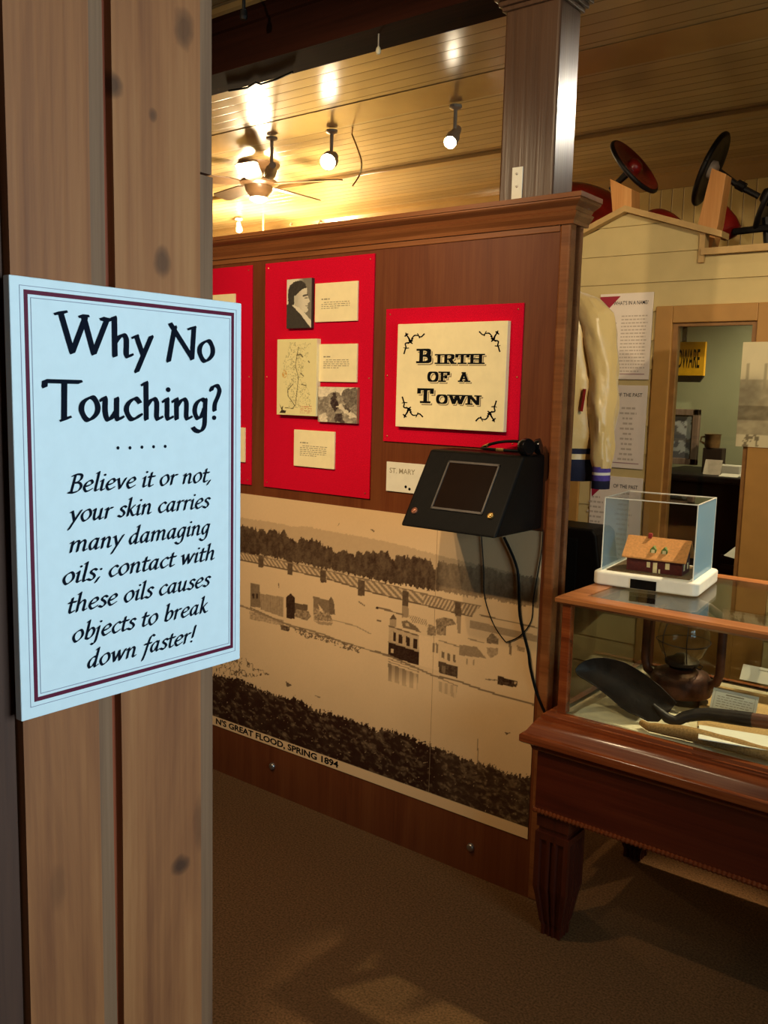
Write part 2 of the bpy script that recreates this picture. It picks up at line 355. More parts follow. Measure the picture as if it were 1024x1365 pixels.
SL = {  # slab capitals, cap height 1, drawn with an upright square nib
 'B': (1.0, [('l', (.08, .96), (.62, .96)), ('l', (.08, .04), (.66, .04)), ('l', (.28, .96), (.28, .04)), ('l', (.28, .52), (.62, .52)), ('c', (.62, .96), (.76, .9), (.78, .74), (.72, .58), (.6, .52)), ('c', (.6, .52), (.78, .46), (.84, .28), (.8, .12), (.64, .04))]),
 'I': (.56, [('l', (.06, .96), (.5, .96)), ('l', (.06, .04), (.5, .04)), ('l', (.28, .96), (.28, .04))]),
 'R': (1.06, [('l', (.08, .96), (.62, .96)), ('l', (.06, .04), (.46, .04)), ('l', (.27, .96), (.27, .04)), ('l', (.27, .48), (.62, .48)), ('c', (.62, .96), (.78, .9), (.82, .72), (.76, .56), (.6, .48)), ('l', (.6, .46), (.82, .06)), ('l', (.76, .04), (1.0, .04))]),
 'T': (.98, [('l', (.06, .96), (.92, .96)), ('l', (.06, .96), (.06, .72)), ('l', (.92, .96), (.92, .72)), ('l', (.49, .96), (.49, .04)), ('l', (.26, .04), (.72, .04))]),
 'H': (1.16, [('l', (.06, .96), (.46, .96)), ('l', (.06, .04), (.46, .04)), ('l', (.7, .96), (1.1, .96)), ('l', (.7, .04), (1.1, .04)), ('l', (.26, .96), (.26, .04)), ('l', (.9, .96), (.9, .04)), ('l', (.26, .5), (.9, .5))]),
 'O': (1.06, [('c', (.53, .96), (.26, .88), (.16, .5), (.26, .12), (.53, .04), (.8, .12), (.9, .5), (.8, .88), (.53, .96))]),
 'F': (.92, [('l', (.06, .96), (.82, .96)), ('l', (.82, .96), (.82, .72)), ('l', (.06, .04), (.5, .04)), ('l', (.27, .96), (.27, .04)), ('l', (.27, .5), (.6, .5)), ('l', (.6, .6), (.6, .4))]),
 'A': (1.14, [('l', (.04, .04), (.36, .04)), ('l', (.7, .04), (1.12, .04)), ('l', (.54, .96), (.2, .04)), ('l', (.56, .96), (.9, .04)), ('l', (.34, .34), (.76, .34)), ('l', (.4, .96), (.62, .96))]),
 'W': (1.5, [('l', (.02, .96), (.38, .96)), ('l', (.56, .96), (.92, .96)), ('l', (1.14, .96), (1.46, .96)), ('l', (.2, .96), (.46, .06)), ('l', (.48, .06), (.72, .9)), ('l', (.74, .96), (1.0, .06)), ('l', (1.02, .06), (1.3, .96))]),
 'N': (1.16, [('l', (.04, .96), (.34, .96)), ('l', (.06, .04), (.4, .04)), ('l', (.76, .96), (1.1, .96)), ('l', (.22, .96), (.22, .04)), ('l', (.26, .96), (.92, .06)), ('l', (.93, .96), (.93, .04))]),
}
def text_polys(s, table, nibw, nibt, ang, shear=0.0, dotr=None):
    x = 0; out = []
    for ch in s:
        gl = table[ch]
        for p in pen(gl[1], nibw, nibt, ang): out.append([(x+q[0]+shear*q[1], q[1]) for q in p])
        for d in (gl[2] if len(gl) > 2 else []): out.append([(x+q[0]+shear*q[1], q[1]) for q in dot(d[0], d[1], dotr or nibw*0.55)])
        x += gl[0]
    return out, x
def put(mb, polys, fn, nrm=(0, -1, 0)):
    """lay flat polygons down one over the other, each a hair above the last so overlaps stay clean"""
    for i, p in enumerate(polys):
        if len(p) >= 3:
            d = (i*7 % 19)*6e-6; mb.add([tuple(a+b*d for a, b in zip(fn(q), nrm)) for q in p], [tuple(range(len(p)))])
_font_cache = {}
def font_polys(s, bold=0.0):
    """the built-in sans font as 2-D faces, height of capitals about 0.7"""
    cu = bpy.data.curves.new('tmp', 'FONT'); cu.body = s; cu.size = 1.0; cu.offset = bold; cu.resolution_u = 3
    o = bpy.data.objects.new('tmp', cu); COL.objects.link(o)
    dg = bpy.context.evaluated_depsgraph_get(); e = o.evaluated_get(dg); me = e.to_mesh()
    v = [(q.co.x, q.co.y) for q in me.vertices]; f = [[v[i] for i in p.vertices] for p in me.polygons]
    e.to_mesh_clear(); bpy.data.objects.remove(o); bpy.data.curves.remove(cu)
    return f, (max(q[0] for q in v) if v else 0)

# ------------------------------------------------------------------ printed pictures (colour painted per vertex of a fine grid)
def inpoly(X, Y, P):
    r = np.zeros(X.shape, bool); n = len(P)
    for i in range(n):
        x0, y0 = P[i]; x1, y1 = P[(i+1) % n]
        if y0 == y1: continue
        c = ((y0 > Y) != (y1 > Y)) & (X < (x1-x0)*(Y-y0)/(y1-y0)+x0); r ^= c
    return r
def vnoise(X, Y, seed=0):
    rng = np.random.RandomState(seed); T = rng.rand(256, 256)
    xi = np.floor(X).astype(int); yi = np.floor(Y).astype(int); fx = X-xi; fy = Y-yi
    fx = fx*fx*(3-2*fx); fy = fy*fy*(3-2*fy)
    g = lambda a, b: T[a % 256, b % 256]
    return (g(xi, yi)*(1-fx)+g(xi+1, yi)*fx)*(1-fy)+(g(xi, yi+1)*(1-fx)+g(xi+1, yi+1)*fx)*fy
def fbm(X, Y, seed=0, o=4):
    r = 0; a = 0.5
    for i in range(o): r = r+a*vnoise(X*2**i, Y*2**i, seed+i); a *= 0.5
    return r/(1-0.5**o)
def segd(X, Y, a, b):
    ax, ay = a; bx, by = b; L = (bx-ax)**2+(by-ay)**2+1e-9
    t = np.clip(((X-ax)*(bx-ax)+(Y-ay)*(by-ay))/L, 0, 1)
    return np.hypot(X-ax-t*(bx-ax), Y-ay-t*(by-ay))
def pline(X, Y, pts): return np.min([segd(X, Y, a, b) for a, b in zip(pts[:-1], pts[1:])], axis=0)
def picture(name, x0, x1, y, z0, z1, step, fn, mat, parent, thick=0.006):
    """a flat print facing -Y with side edges; fn(PX,PY,X,Z) -> tone array (n,) or rgb (n,3) linear"""
    nx = max(2, int((x1-x0)/step)+1); nz = max(2, int((z1-z0)/step)+1)
    X, Z = np.meshgrid(np.linspace(x0, x1, nx), np.linspace(z0, z1, nz))
    PXa, PYa = topx(X, y, Z); rgb = fn(PXa, PYa, X, Z)
    b = wloc(parent)
    co = np.stack([X-b.x, np.full_like(X, y-b.y), Z-b.z], -1).reshape(-1, 3)
    i, j = np.meshgrid(np.arange(nz-1), np.arange(nx-1), indexing='ij'); q = (i*nx+j).ravel()
    fc = np.stack([q, q+1, q+nx+1, q+nx], -1)
    me = bpy.data.meshes.new(name); me.vertices.add(len(co)); me.vertices.foreach_set('co', co.ravel())
    me.loops.add(fc.size); me.loops.foreach_set('vertex_index', fc.ravel().astype(np.int32))
    me.polygons.add(len(fc)); me.polygons.foreach_set('loop_start', np.arange(0, fc.size, 4, dtype=np.int32))
    me.update(calc_edges=True); me.validate()
    ca = me.color_attributes.new('Col', 'FLOAT_COLOR', 'POINT')
    c4 = np.concatenate([rgb.reshape(-1, 3), np.ones((len(co), 1))], 1).astype(np.float32)
    ca.data.foreach_set('color', c4.ravel())
    me.materials.append(mat)
    o = bpy.data.objects.new(name, me); COL.objects.link(o); o.parent = parent
    return o
def toned(t, dark, light):
    d = np.array(dark[:3]); l = np.array(light[:3]); t = (np.clip(t, 0, 1)**1.55)[..., None]; return d*(1-t)+l*t

# ================================================================== THE ROOM
M = {}
M['carpet'] = plain('carpet', S(118, 84, 52), rough=0.95, spec=0.1, var=0.22, vscale=160, bump=0.6, bscale=420)
M['ceiling'] = boards('ceiling_boards', S(170, 146, 100), S(124, 102, 66), 1, 0.082, groove=0.08, rough=0.24, bump=0.5, spec=0.5)
M['ceiltrim'] = plain('ceiling_paint', S(160, 128, 78), rough=0.22, spec=0.5, var=0.06, vscale=3)
M['yellowtg'] = boards('yellow_boards', S(205, 178, 110), S(120, 96, 50), 0, 0.07, groove=0.08, rough=0.4, bump=0.4)
M['plainwall'] = plain('painted_wall', S(190, 170, 125), rough=0.8, var=0.03)
M['beam'] = wood('dark_beam_wood', S(28, 12, 7), S(42, 19, 11), S(54, 25, 15), grain='X', freq=8, rough=0.8, bump=0.1, spec=0.04)
M['brown'] = wood('partition_veneer', S(90, 42, 20), S(106, 54, 27), S(118, 66, 34), grain='Z', freq=16, rough=0.42, bump=0.05, spec=0.35, stretch=0.1)
M['browntrim'] = wood('partition_trim', S(104, 58, 30), S(132, 78, 42), S(150, 94, 54), grain='X', freq=18, rough=0.33, bump=0.05)
M['post'] = wood('dark_post_paint', S(70, 48, 34), S(86, 60, 43), S(100, 73, 54), grain='Z', freq=10, rough=0.3, bump=0.5, spec=0.6)
M['siding'] = plain('cream_siding', S(196, 176, 122), rough=0.55, var=0.03, vscale=8)
M['tan'] = plain('tan_paint', S(168, 124, 62), rough=0.5, var=0.04, vscale=12)
M['white'] = plain('white_paint', S(232, 226, 208), rough=0.45, var=0.02)
M['black'] = plain('black_plastic', S(12, 9, 7), rough=0.5, spec=0.12, var=0.15, vscale=60, bump=0.05)
M['blackmetal'] = plain('black_metal', S(26, 22, 20), rough=0.5, metal=0.4, var=0.2, vscale=40, bump=0.1)
M['red_felt'] = plain('red_felt', S(206, 14, 44), rough=0.95, spec=0.05, var=0.10, vscale=350, bump=0.25, bscale=500)
M['cream'] = plain('cream_card', S(242, 222, 170), rough=0.7, spec=0.2, var=0.02)
M['ink'] = plain('black_ink', S(16, 15, 16), rough=0.7, spec=0.05, var=0.0)
M['greyink'] = plain('grey_ink', S(150, 138, 112), rough=0.7, spec=0.2, var=0.0)
M['print'] = print_mat('printed_photo')
M['printgloss'] = print_mat('printed_photo_glossy', rough=0.25, spec=0.5)
M['brass'] = plain('worn_brass', S(196, 160, 96), rough=0.3, metal=0.9, var=0.2, vscale=80)
M['steel'] = plain('steel', S(170, 165, 160), rough=0.3, metal=0.9)
M['fixture'] = plain('track_light_body', S(176, 162, 138), rough=0.4, spec=0.5)
M['bulb'] = emit('lamp_glow', (1, 0.86, 0.62, 1), 40.0)
M['bulb2'] = emit('lamp_glow_soft', (1, 0.86, 0.62, 1), 9.0)

fl = MB().box(-7.2, 3.2, -3.6, 5.6, -0.1, 0.0); struct('floor', fl, M['carpet'])
ce = MB().box(-7.2, 3.2, -3.6, 5.6, CEIL, CEIL+0.1); struct('ceiling', ce, M['ceiling'], origin=(0, 0, CEIL))
struct('wall_north', MB().box(-7.2, 3.2, 5.46, 5.6, 0, CEIL), M['yellowtg'])
struct('wall_west', MB().box(-7.3, -7.2, -3.6, 5.6, 0, CEIL), M['plainwall'])
struct('wall_south', MB().box(-7.2, 3.2, -3.7, -3.6, 0, CEIL), M['plainwall'])
# east wall with the daylight window
WX, WY0, WY1, WZ0, WZ1 = 2.3, 0.0, 1.5, 0.9, 2.3
ew = MB(); ew.box(WX, WX+0.12, -3.6, WY0, 0, CEIL); ew.box(WX, WX+0.12, WY1, 5.46, 0, CEIL); ew.box(WX, WX+0.12, WY0, WY1, 0, WZ0); ew.box(WX, WX+0.12, WY0, WY1, WZ1, CEIL)
struct('wall_east', ew, M['plainwall'])
win = MB()
for a in (WY0, (WY0+WY1)/2-0.03, WY1-0.06): win.box(WX+0.02, WX+0.1, a, a+0.06, WZ0, WZ1)
for a in (WZ0, WZ1-0.06): win.box(WX+0.02, WX+0.1, WY0, WY1, a, a+0.06)
wf = struct('window_1', win, M['white'])
obj('pane', MB().box(WX+0.055, WX+0.061, WY0+0.06, WY1-0.06, WZ0+0.06, WZ1-0.06), glass('window_glass'), wf)
def area(name, loc, rot, sx, sy, power, col):
    d = bpy.data.lights.new(name, 'AREA'); d.shape = 'RECTANGLE'; d.size = sx; d.size_y = sy; d.energy = power; d.color = col
    o = bpy.data.objects.new(name, d); COL.objects.link(o); o.location = loc; o.rotation_euler = rot; d.spread = math.radians(92); return o
area('window_daylight', (WX+0.2, (WY0+WY1)/2, (WZ0+WZ1)/2), (0, PI/2, 0), WZ1-WZ0, WY1-WY0, WINDOW_W, DAY)

# beams and ceiling bands
struct('trim_1', MB().box(-7.2, 2.3, 2.385, 2.545, 2.71, CEIL), M['beam'])
bm_ = MB().prismX([(2.345, CEIL), (2.345, 2.885), (2.36, 2.875), (2.375, 2.85), (2.385, 2.845), (2.385, CEIL)], -7.2, 2.3)
struct('trim_2', bm_, M['beam'])
struct('trim_3', MB().box(-7.2, 2.3, 3.41, 3.66, CEIL-0.003, CEIL), M['ceiltrim'])
struct('trim_4', MB().box(-7.2, 2.3, 4.48, 4.56, CEIL-0.02, CEIL), M['ceiltrim'], bevel=0.004)
struct('trim_5', MB().prismX([(5.46, CEIL), (5.46, CEIL-0.1), (5.44, CEIL-0.1), (5.40, CEIL-0.03), (5.38, CEIL-0.02), (5.38, CEIL)], -7.2, 2.3), M['ceiltrim'])
struct('trim_6', MB().prismX([(2.345, CEIL), (2.345, 2.885), (2.33, 2.89), (2.315, CEIL)], -7.2, 2.3), M['ceiltrim'])

# ------------------------------------------------------------------ plank wall at the left
kn = [(0, .604, 1.864, .016, .9, .75), (0, .70, 1.95, .014, 1.6, .6), (0, .668, 1.69, .012, 1.3, .65), (0, .69, .955, .016, .8, .8), (0, .657, 1.845, .006, 1.3, .6),
      (0, .52, 1.0, .01, 3, .25), (0, .722, 1.0, .01, 4, .35)]
M['plank'] = wood('rough_plank', S(112, 60, 30), S(152, 92, 50), S(178, 118, 70), grain='Z', freq=11, rough=0.62, bump=0.25, knots=kn, stretch=0.09)
M['plankdark'] = wood('dark_plank', S(56, 32, 22), S(74, 44, 30), S(90, 56, 38), grain='Z', freq=14, rough=0.7, bump=0.25)
M['plankred'] = wood('red_plank', S(110, 44, 18), S(140, 60, 26), S(150, 72, 34), grain='Z', freq=20, rough=0.6, bump=0.2)
M['plankgrey'] = wood('grey_plank', S(100, 66, 44), S(128, 90, 62), S(146, 106, 76), grain='Z', freq=18, rough=0.65, bump=0.25)
X0 = -0.85
def wavy(y, z0, z1, amp, seed, n=40):
    return [(y+amp*(mnoise.noise(Vector((seed, z0+(z1-z0)*k/n*2.2, 0)))), z0+(z1-z0)*k/n) for k in range(n+1)]
pw = MB()
def board(y0, y1, x, am0, am1, sd):
    a = wavy(y0, 0, CEIL, am0, sd); b = wavy(y1, 0, CEIL, am1, sd+3)
    for k in range(40):
        (ya, za), (yb, zb) = a[k], a[k+1]; (yc, _), (yd, _) = b[k], b[k+1]
        pw.hexa([(x-.04, ya, za), (x, ya, za), (x, yc, za), (x-.04, yc, za), (x-.04, yb, zb), (x, yb, zb), (x, yd, zb), (x-.04, yd, zb)])
pw.cur = 0; board(.484, .576, X0, .001, .003, 1.0); board(.6045, .7235, X0, .003, .0008, 5.0)
pw.cur = 1; board(.2, .482, X0-.012, .0, .001, 9.0)
pw.cur = 2; pw.box(X0-.05, X0-.012, .59, .61, 0, CEIL)
pw.cur = 3; board(.572, .5975, X0-.006, .0, .0016, 13.0); 
pw.box(X0-.04, X0-.004, .7252, .7445, 1.80, CEIL); pw.box(X0-.04, X0-.003, .7252, .7452, 0, 1.797)
pw.cur = 1; pw.box(X0-.10, X0-.05, -1.0, .742, 0, CEIL); pw.box(X0-.05, X0-.012, -1.0, .2, 0, CEIL)
struct('wall_left', pw, [M['plank'], M['plankdark'], M['plankred'], M['plankgrey']], origin=(X0, 0, 0))

# ------------------------------------------------------------------ the "no touching" sign
M['signboard'] = plain('white_sign_board', S(226, 233, 236), rough=0.45, spec=0.3, var=0.01, vscale=60, bump=0.03, bscale=300)
M['maroon'] = plain('maroon_print', S(98, 22, 48), rough=0.5, spec=0.2, var=0.0)
M['navyink'] = plain('dark_navy_ink', S(14, 19, 32), rough=0.7, spec=0.05, var=0.0)
M['thinline'] = plain('thin_grey_line', S(150, 150, 165), rough=0.5, spec=0.2, var=0.0)
SX = X0+0.012
tl, tr, bl, br = onX(13, 365, SX), onX(322, 405, SX), onX(28, 963, SX), onX(320, 878, SX)
sy0, sy1, sz0, sz1 = (tl.y+bl.y)/2, (tr.y+br.y)/2, (bl.z+br.z)/2, (tl.z+tr.z)/2
sg = thing('notice_sign', 'white notice board with maroon border asking why no touching, on rough planks', 'sign', (SX, (sy0+sy1)/2, sz0))
obj('board', MB().box(X0+.0005, SX, sy0, sy1, sz0, sz1), M['signboard'], sg, bevel=0.001)
def frame(mb, x, y0, y1, z0, z1, t):
    for a in ((y0, y1, z0, z0+t), (y0, y1, z1-t, z1), (y0, y0+t, z0+t, z1-t), (y1-t, y1, z0+t, z1-t)):
        mb.box(x, x+0.0004, *a)
H = sz1-sz0
fr = MB(); frame(fr, SX, sy0+.0145, sy1-.0125, sz0+.0175, sz1-.0125, .0042); obj('border', fr, M['maroon'], sg)
f2 = MB(); frame(f2, SX, sy0+.0100, sy1-.0085, sz0+.0125, sz1-.0085, .0006); frame(f2, SX, sy0+.0215, sy1-.019, sz0+.0245, sz1-.0195, .0007); obj('border_line', f2, M['thinline'], sg)
TX = SX+.0006
def sign_line(name, s, table, pa, pb, hx, nib, ang, shear):
    """pa, pb: photo points where the baseline begins and ends; hx: x-height in metres"""
    A, B = onX(*pa, SX), onX(*pb, SX); z = (A.z+B.z)/2
    polys, wd = text_polys(s, table, nib[0], nib[1], ang, shear)
    xs = [q[0] for p in polys for q in p]; x0, x1 = min(xs), max(xs); k = (B.y-A.y)/(x1-x0)
    m = MB(); put(m, polys, lambda q: (TX, A.y+(q[0]-x0)*k, z+q[1]*hx), (1, 0, 0)); return obj(name, m, M['navyink'], sg)
sign_line('heading', 'Why No', GH, (72, 471), (286.5, 482), .0245, (.21, .095), math.radians(25), 0.0)
sign_line('heading', 'Touching?', GH, (56, 560), (295, 559), .0245, (.21, .095), math.radians(25), 0.0)
dm = MB()
for x, y in ((157, 597), (173, 597), (189, 596), (204.5, 595.5), (220, 595)):
    c = onX(x, y, SX); dm.add([(TX, c.y+.0019*math.cos(t*PI/6), c.z+.0019*math.sin(t*PI/6)) for t in range(12)], [tuple(range(12))])
obj('dotted_divider', dm, M['navyink'], sg)
nb = (.19, .075); an = math.radians(38)
for s, a, b in (('Believe it or not,', (89, 656), (281, 643)), ('your skin carries', (89, 699), (281, 674)), ('many damaging', (92, 736.5), (280, 711)),
                ('oils; contact with', (83, 780), (286, 745)), ('these oils causes', (90, 818), (281.5, 780)), ('objects to break', (96, 857), (277, 815)), ('down faster!', (116, 892), (262, 853))):
    sign_line('lettering', s, G, a, b, .0120, nb, an, 0.22)

# ------------------------------------------------------------------ display partition with its post
XR = -1.212
part = thing('display_partition', 'tall brown wooden display partition with moulded cap standing on the carpet', 'partition', (XR-1.2, PY, 0))
pm = MB().box(-4.6, XR-.03, PY, PY+.022, 0, 2.06); obj('front_panel', pm, M['brown'], part)
obj('back_panel', MB().box(-4.6, -1.56, PY+.058, PY+.08, 0, 2.06), M['brown'], part)
bt = MB().box(XR-.034, XR, PY-.004, PY+.034, 0, 2.05); bt.box(XR-.034, XR-.012, PY+.03, PY+.056, 0, 2.05) if False else None
obj('corner_trim', bt, M['browntrim'], part, bevel=0.006)
obj('end_board', MB().box(XR-.03, XR-.014, PY+.03, PY+.062, 0, 2.05), M['brown'], part)
obj('corner_trim', MB().box(XR-.03, XR-.002, PY+.06, PY+.082, 0, 2.05), M['browntrim'], part, bevel=0.004)
# crown moulding, mitred around the end
prof = [(0.0, 2.030), (.010, 2.030), (.012, 2.040), (.022, 2.052), (.026, 2.060), (.018, 2.064), (.024, 2.074), (.042, 2.084), (.046, 2.088), (.046, 2.092), (.050, 2.093), (.050, 2.106), (0.0, 2.108)]
cm = MB(); n = len(prof)
st = [[(-4.6, PY-p, z) for p, z in prof], [(XR+p, PY-p, z) for p, z in prof], [(XR+p, PY+.085+p*0, z) for p, z in prof]]
cm.add([q for r in st for q in r], [(i*n+j, i*n+j+1, (i+1)*n+j+1, (i+1)*n+j) for i in range(2) for j in range(n-1)])
cm.add([(-4.6, PY, 2.107), (XR, PY, 2.107), (XR, PY+.028, 2.107), (-4.6, PY+.028, 2.107)], [(0, 1, 2, 3)])
obj('crown_moulding', cm, M['browntrim'], part)
obj('frieze', MB().box(-4.6, XR-.034, PY-.004, PY, 2.012, 2.045), M['browntrim'], part, bevel=0.002)
for q in ((363.5, 1021), (628, 1129)):
    c = onY(*q, PY); obj('bolt', MB().lathe([(.0, -.012), (.008, -.0115), (.0125, -.008), (.0135, -.003), (.0135, 0)], (c.x, PY, c.z), (0, 1, 0), 16), M['steel'], part, smooth=True)

post = thing('support_post', 'dark brown square post rising behind the partition to the beam', 'post', (-1.385, 2.465, 0))
psx0, psx1, psy0, psy1 = -1.475, -1.296, 2.402, 2.53
sh = MB().prismZ([(psx0, psy0), (psx1-.012, psy0), (psx1, psy0+.012), (psx1, psy1), (psx0, psy1)], 0, 2.66)
obj('shaft', MB().box(psx0, psx1, psy0, psy1, 0, 2.66), M['post'], post, bevel=0.008)
cp_ = MB()
for o_, z0, z1 in ((.008, 2.655, 2.668), (.016, 2.668, 2.682), (.026, 2.682, 2.7095)): cp_.box(psx0-o_, psx1+o_, psy0-o_, psy1+o_, z0, z1)
obj('capital', cp_, M['post'], post, bevel=0.003)
a = onY(684, 224, psy0); b = onY(696, 268, psy0)
bk = obj('bracket_plate', MB().box(a.x, b.x, psy0-.004, psy0, b.z-.02, a.z), M['white'], post, bevel=0.001); bk['label'] = 'white metal strap'
for y in (232, 249):
    c = onY(690, y, psy0); obj('screw', MB().lathe([(.0, -.0065), (.003, -.006), (.004, -.004)], (c.x, psy0, c.z), (0, 1, 0), 10), M['steel'], bk)

# ------------------------------------------------------------------ red felt panels and what is pinned on them
def rect_px(tl, tr, br, bl, y):
    P = [onY(*q, y) for q in (tl, tr, br, bl)]
    return (P[0].x+P[3].x)/2, (P[1].x+P[2].x)/2, (P[2].z+P[3].z)/2, (P[0].z+P[1].z)/2
def felt(label, r, pins=True):
    x0, x1, z0, z1 = r; t = thing('felt_panel', label, 'panel', ((x0+x1)/2, PY, z0), 'red felt panels on the partition')
    obj('felt', MB().box(x0, x1, PY-.006, PY-.0005, z0, z1), M['red_felt'], t, bevel=0.001)
    for x, z in ((x0+.018, z0+.018), (x1-.018, z0+.018), (x0+.018, z1-.018), (x1-.018, z1-.018), (x0+.012, (z0+z1)/2), (x1-.012, (z0+z1)/2)):
        obj('pin', MB().lathe([(.0, -.003), (.0022, -.002), (.0026, 0)], (x, PY-.006, z), (0, 1, 0), 8), M['brass'], t)
    return t
R2 = rect_px((354, 352), (499, 338), (496, 664), (354.5, 650), PY)
felt('tall red felt panel with a portrait, map and cards pinned to it', R2)
felt('red felt panel partly hidden by the plank wall at its left', (-3.03, onY(337, 500, PY).x, R2[2], R2[3]))
R3 = rect_px((515.5, 412), (699.5, 404), (692, 600), (513, 588), PY)
felt('squarish red felt panel behind the birth of a town title board', R3)
FY = PY-.0065
def txt_lines(mb, x0, x1, ztop, n, dz, h, last=0.7, indent=0.0, y=0.0):
    for k in range(n):
        x = x0+(indent if k == 0 else 0); e = x1 if k < n-1 else x0+(x1-x0)*last
        e -= random.random()*(x1-x0)*0.06
        while x < e:
            wlen = min(random.uniform(.006, .02), e-x); mb.add([(x, y, ztop-k*dz-h), (x+wlen, y, ztop-k*dz-h), (x+wlen, y, ztop-k*dz), (x, y, ztop-k*dz)], [(0, 1, 2, 3)]); x += wlen+.004
def card(label, r, y=FY, th=.007, title=True, lines=4, tz=.40, group='cream caption cards on the red felt'):
    x0, x1, z0, z1 = r; t = thing('caption_card', label, 'card', ((x0+x1)/2, y, z0), group)
    obj('card', MB().box(x0, x1, y-th, y, z0, z1), M['cream'], t, bevel=0.001)
    m = MB(); wd = x1-x0; hg = z1-z0; yy = y-th-.0004
    txt_lines(m, x0+wd*.16, x0+wd*.36, z1-hg*tz, 1, .01, .004, 1, 0, yy)
    txt_lines(m, x0+wd*.16, x1-wd*.16, z1-hg*(tz+.09), lines, hg*.052, .0022, .6, .012, yy)
    obj('caption_text', m, M['greyink'], t)
z5 = lambda x, y: (360+x/4.877, 360+y/4.877)
card('cream caption card right of the man in profile portrait', rect_px(z5(291, 88), z5(569, 70), z5(567, 330), z5(293, 338), FY-.007), lines=4)
card('cream caption card just above the small canyon photograph', rect_px(z5(308, 482), z5(565, 478), z5(563, 730), z5(308, 725), FY-.007), tz=.32, lines=5)
card('cream caption card lowest on the red panel, below the map', rect_px(z5(153, 1033), z5(419, 1055), z5(416, 1298), z5(156, 1270), FY-.007), tz=.33, lines=6)
xr = onY(313, 395, FY-.007); card('cream card at the top of the half hidden red panel', (xr.x-.15, xr.x, onY(313, 420, FY).z-.04, xr.z+.01))
xr = onY(326, 575, FY-.007); card('cream card low on the half hidden red panel', (xr.x-.15, xr.x, onY(326, 616, FY).z, onY(326, 570, FY).z))

def board_with_print(name, label, cat, r, th, fn, step, mat, sidemat, y=FY, pname='print'):
    x0, x1, z0, z1 = r; t = thing(name, label, cat, ((x0+x1)/2, y, z0))
    obj('backing_board', MB().box(x0, x1, y-th, y, z0, z1), sidemat, t, bevel=0.0008)
    picture(pname, x0+.0005, x1-.0005, y-th-.0005, z0+.0005, z1-.0005, step, fn, mat, t); return t
# portrait of a man in profile
def portrait(PX_, PY_, X, Z):
    x = (PX_-360)*4.877; y = (PY_-360)*4.877
    t = np.where(x < 200, .86, .42)-(y > 180)*0.0
    t = .86-.5*np.clip((x-180)/40, 0, 1)+.05*fbm(x/20, y/20, 3); xo, yo = x, y
    x = x+7*(fbm(x/9, y/9, 81)-.5); y = y+7*(fbm(x/9, y/9, 82)-.5)
    t = np.where(inpoly(x, y, [(118, 235), (118, 130), (130, 100), (165, 72), (205, 68), (232, 90), (238, 110), (225, 125), (200, 140), (180, 170), (160, 210), (150, 240)]), .10+.08*fbm(x/6, y/14, 5), t)
    face = [(190, 140), (215, 122), (238, 115), (243, 140), (242, 158), (247, 172), (259, 206), (245, 216), (250, 232), (243, 245), (248, 262), (232, 278), (205, 270), (190, 245), (160, 230), (155, 200), (165, 168)]
    t = np.where(inpoly(x, y, face), .84-.16*np.clip((215-x)/50, 0, 1)+.05*fbm(x/10, y/10, 8), t)
    t = np.where(segd(x, y, (218, 168), (243, 160)) < 5, .25, t); t = np.where(segd(x, y, (228, 182), (242, 180)) < 4, .35, t)
    t = np.where(segd(x, y, (232, 234), (246, 232)) < 3, .4, t)
    t = np.where(inpoly(x, y, [(158, 168), (180, 165), (182, 195), (168, 225), (156, 215)]), .72, t)
    t = np.where(inpoly(x, y, [(140, 225), (190, 245), (235, 290), (272, 335), (268, 378), (200, 300)]), .9, t)
    t = np.where(inpoly(x, y, [(100, 225), (140, 225), (200, 290), (268, 380), (100, 385)]), .13+.04*fbm(x/8, y/8, 2), t)
    return toned(t, S(30, 22, 22), S(236, 220, 188))
board_with_print('portrait_photo', 'black and white portrait of a man in profile, high on the red panel', 'photo', rect_px(z5(107, 60), z5(271, 52), z5(270, 378), z5(110, 378), FY-.014), .014, portrait, .0013, M['print'], plain('dark_board_edge', S(60, 46, 40)))
def mapfn(PX_, PY_, X, Z):
    x = (PX_-360)*4.877; y = (PY_-360)*4.877
    t = .93+.04*fbm(x/30, y/30, 1)
    c = 160+25*np.sin(y/60.)
    m = (np.abs(x-c-10) < 70) & (y > 470) & (y < 900)
    n1 = fbm(x/16, y/24, 21); n2 = fbm(x/22, y/16, 31)
    lines = (np.abs(n1-.5) < .012) | (np.abs(n2-.5) < .012)
    t = np.where(m & lines, .45, t)
    for pts, wd in (([(150, 740), (115, 780), (118, 820), (160, 880), (150, 900), (100, 895)], 2.5), ([(175, 552), (200, 548), (212, 565)], 4), ([(200, 670), (218, 690)], 3), ([(205, 742), (235, 752)], 3), ([(250, 592), (255, 600)], 4), ([(185, 500), (165, 620), (185, 700), (165, 880)], 2)):
        t = np.where(pline(x, y, pts) < wd, .3, t)
    t = np.where(inpoly(x, y, [(60, 865), (75, 895), (85, 880), (82, 910), (105, 912), (100, 930), (60, 928), (75, 910)]), .08, t)
    rgb = toned(t, S(50, 38, 26), S(240, 222, 158))
    o = (np.hypot((x-95)/16, (y-675)/26) < 1) & (fbm(x/6, y/6, 4) > .45)
    rgb[o] = np.array(S(214, 160, 76)[:3])
    o = (x > 195) & (x < 270) & (y > 885) & (y < 930) & (np.sin(y/2.2) > .2) & (fbm(x/5, y/5, 9) > .42)
    rgb[o] = np.array(S(200, 130, 90)[:3]); return rgb
board_with_print('map_board', 'cream hand-drawn map with tangled lines, left of the canyon photograph', 'map', rect_px(z5(43, 450), z5(303, 447), z5(302, 950), z5(49, 940), FY-.02), .02, mapfn, .0016, M['print'], M['cream'])
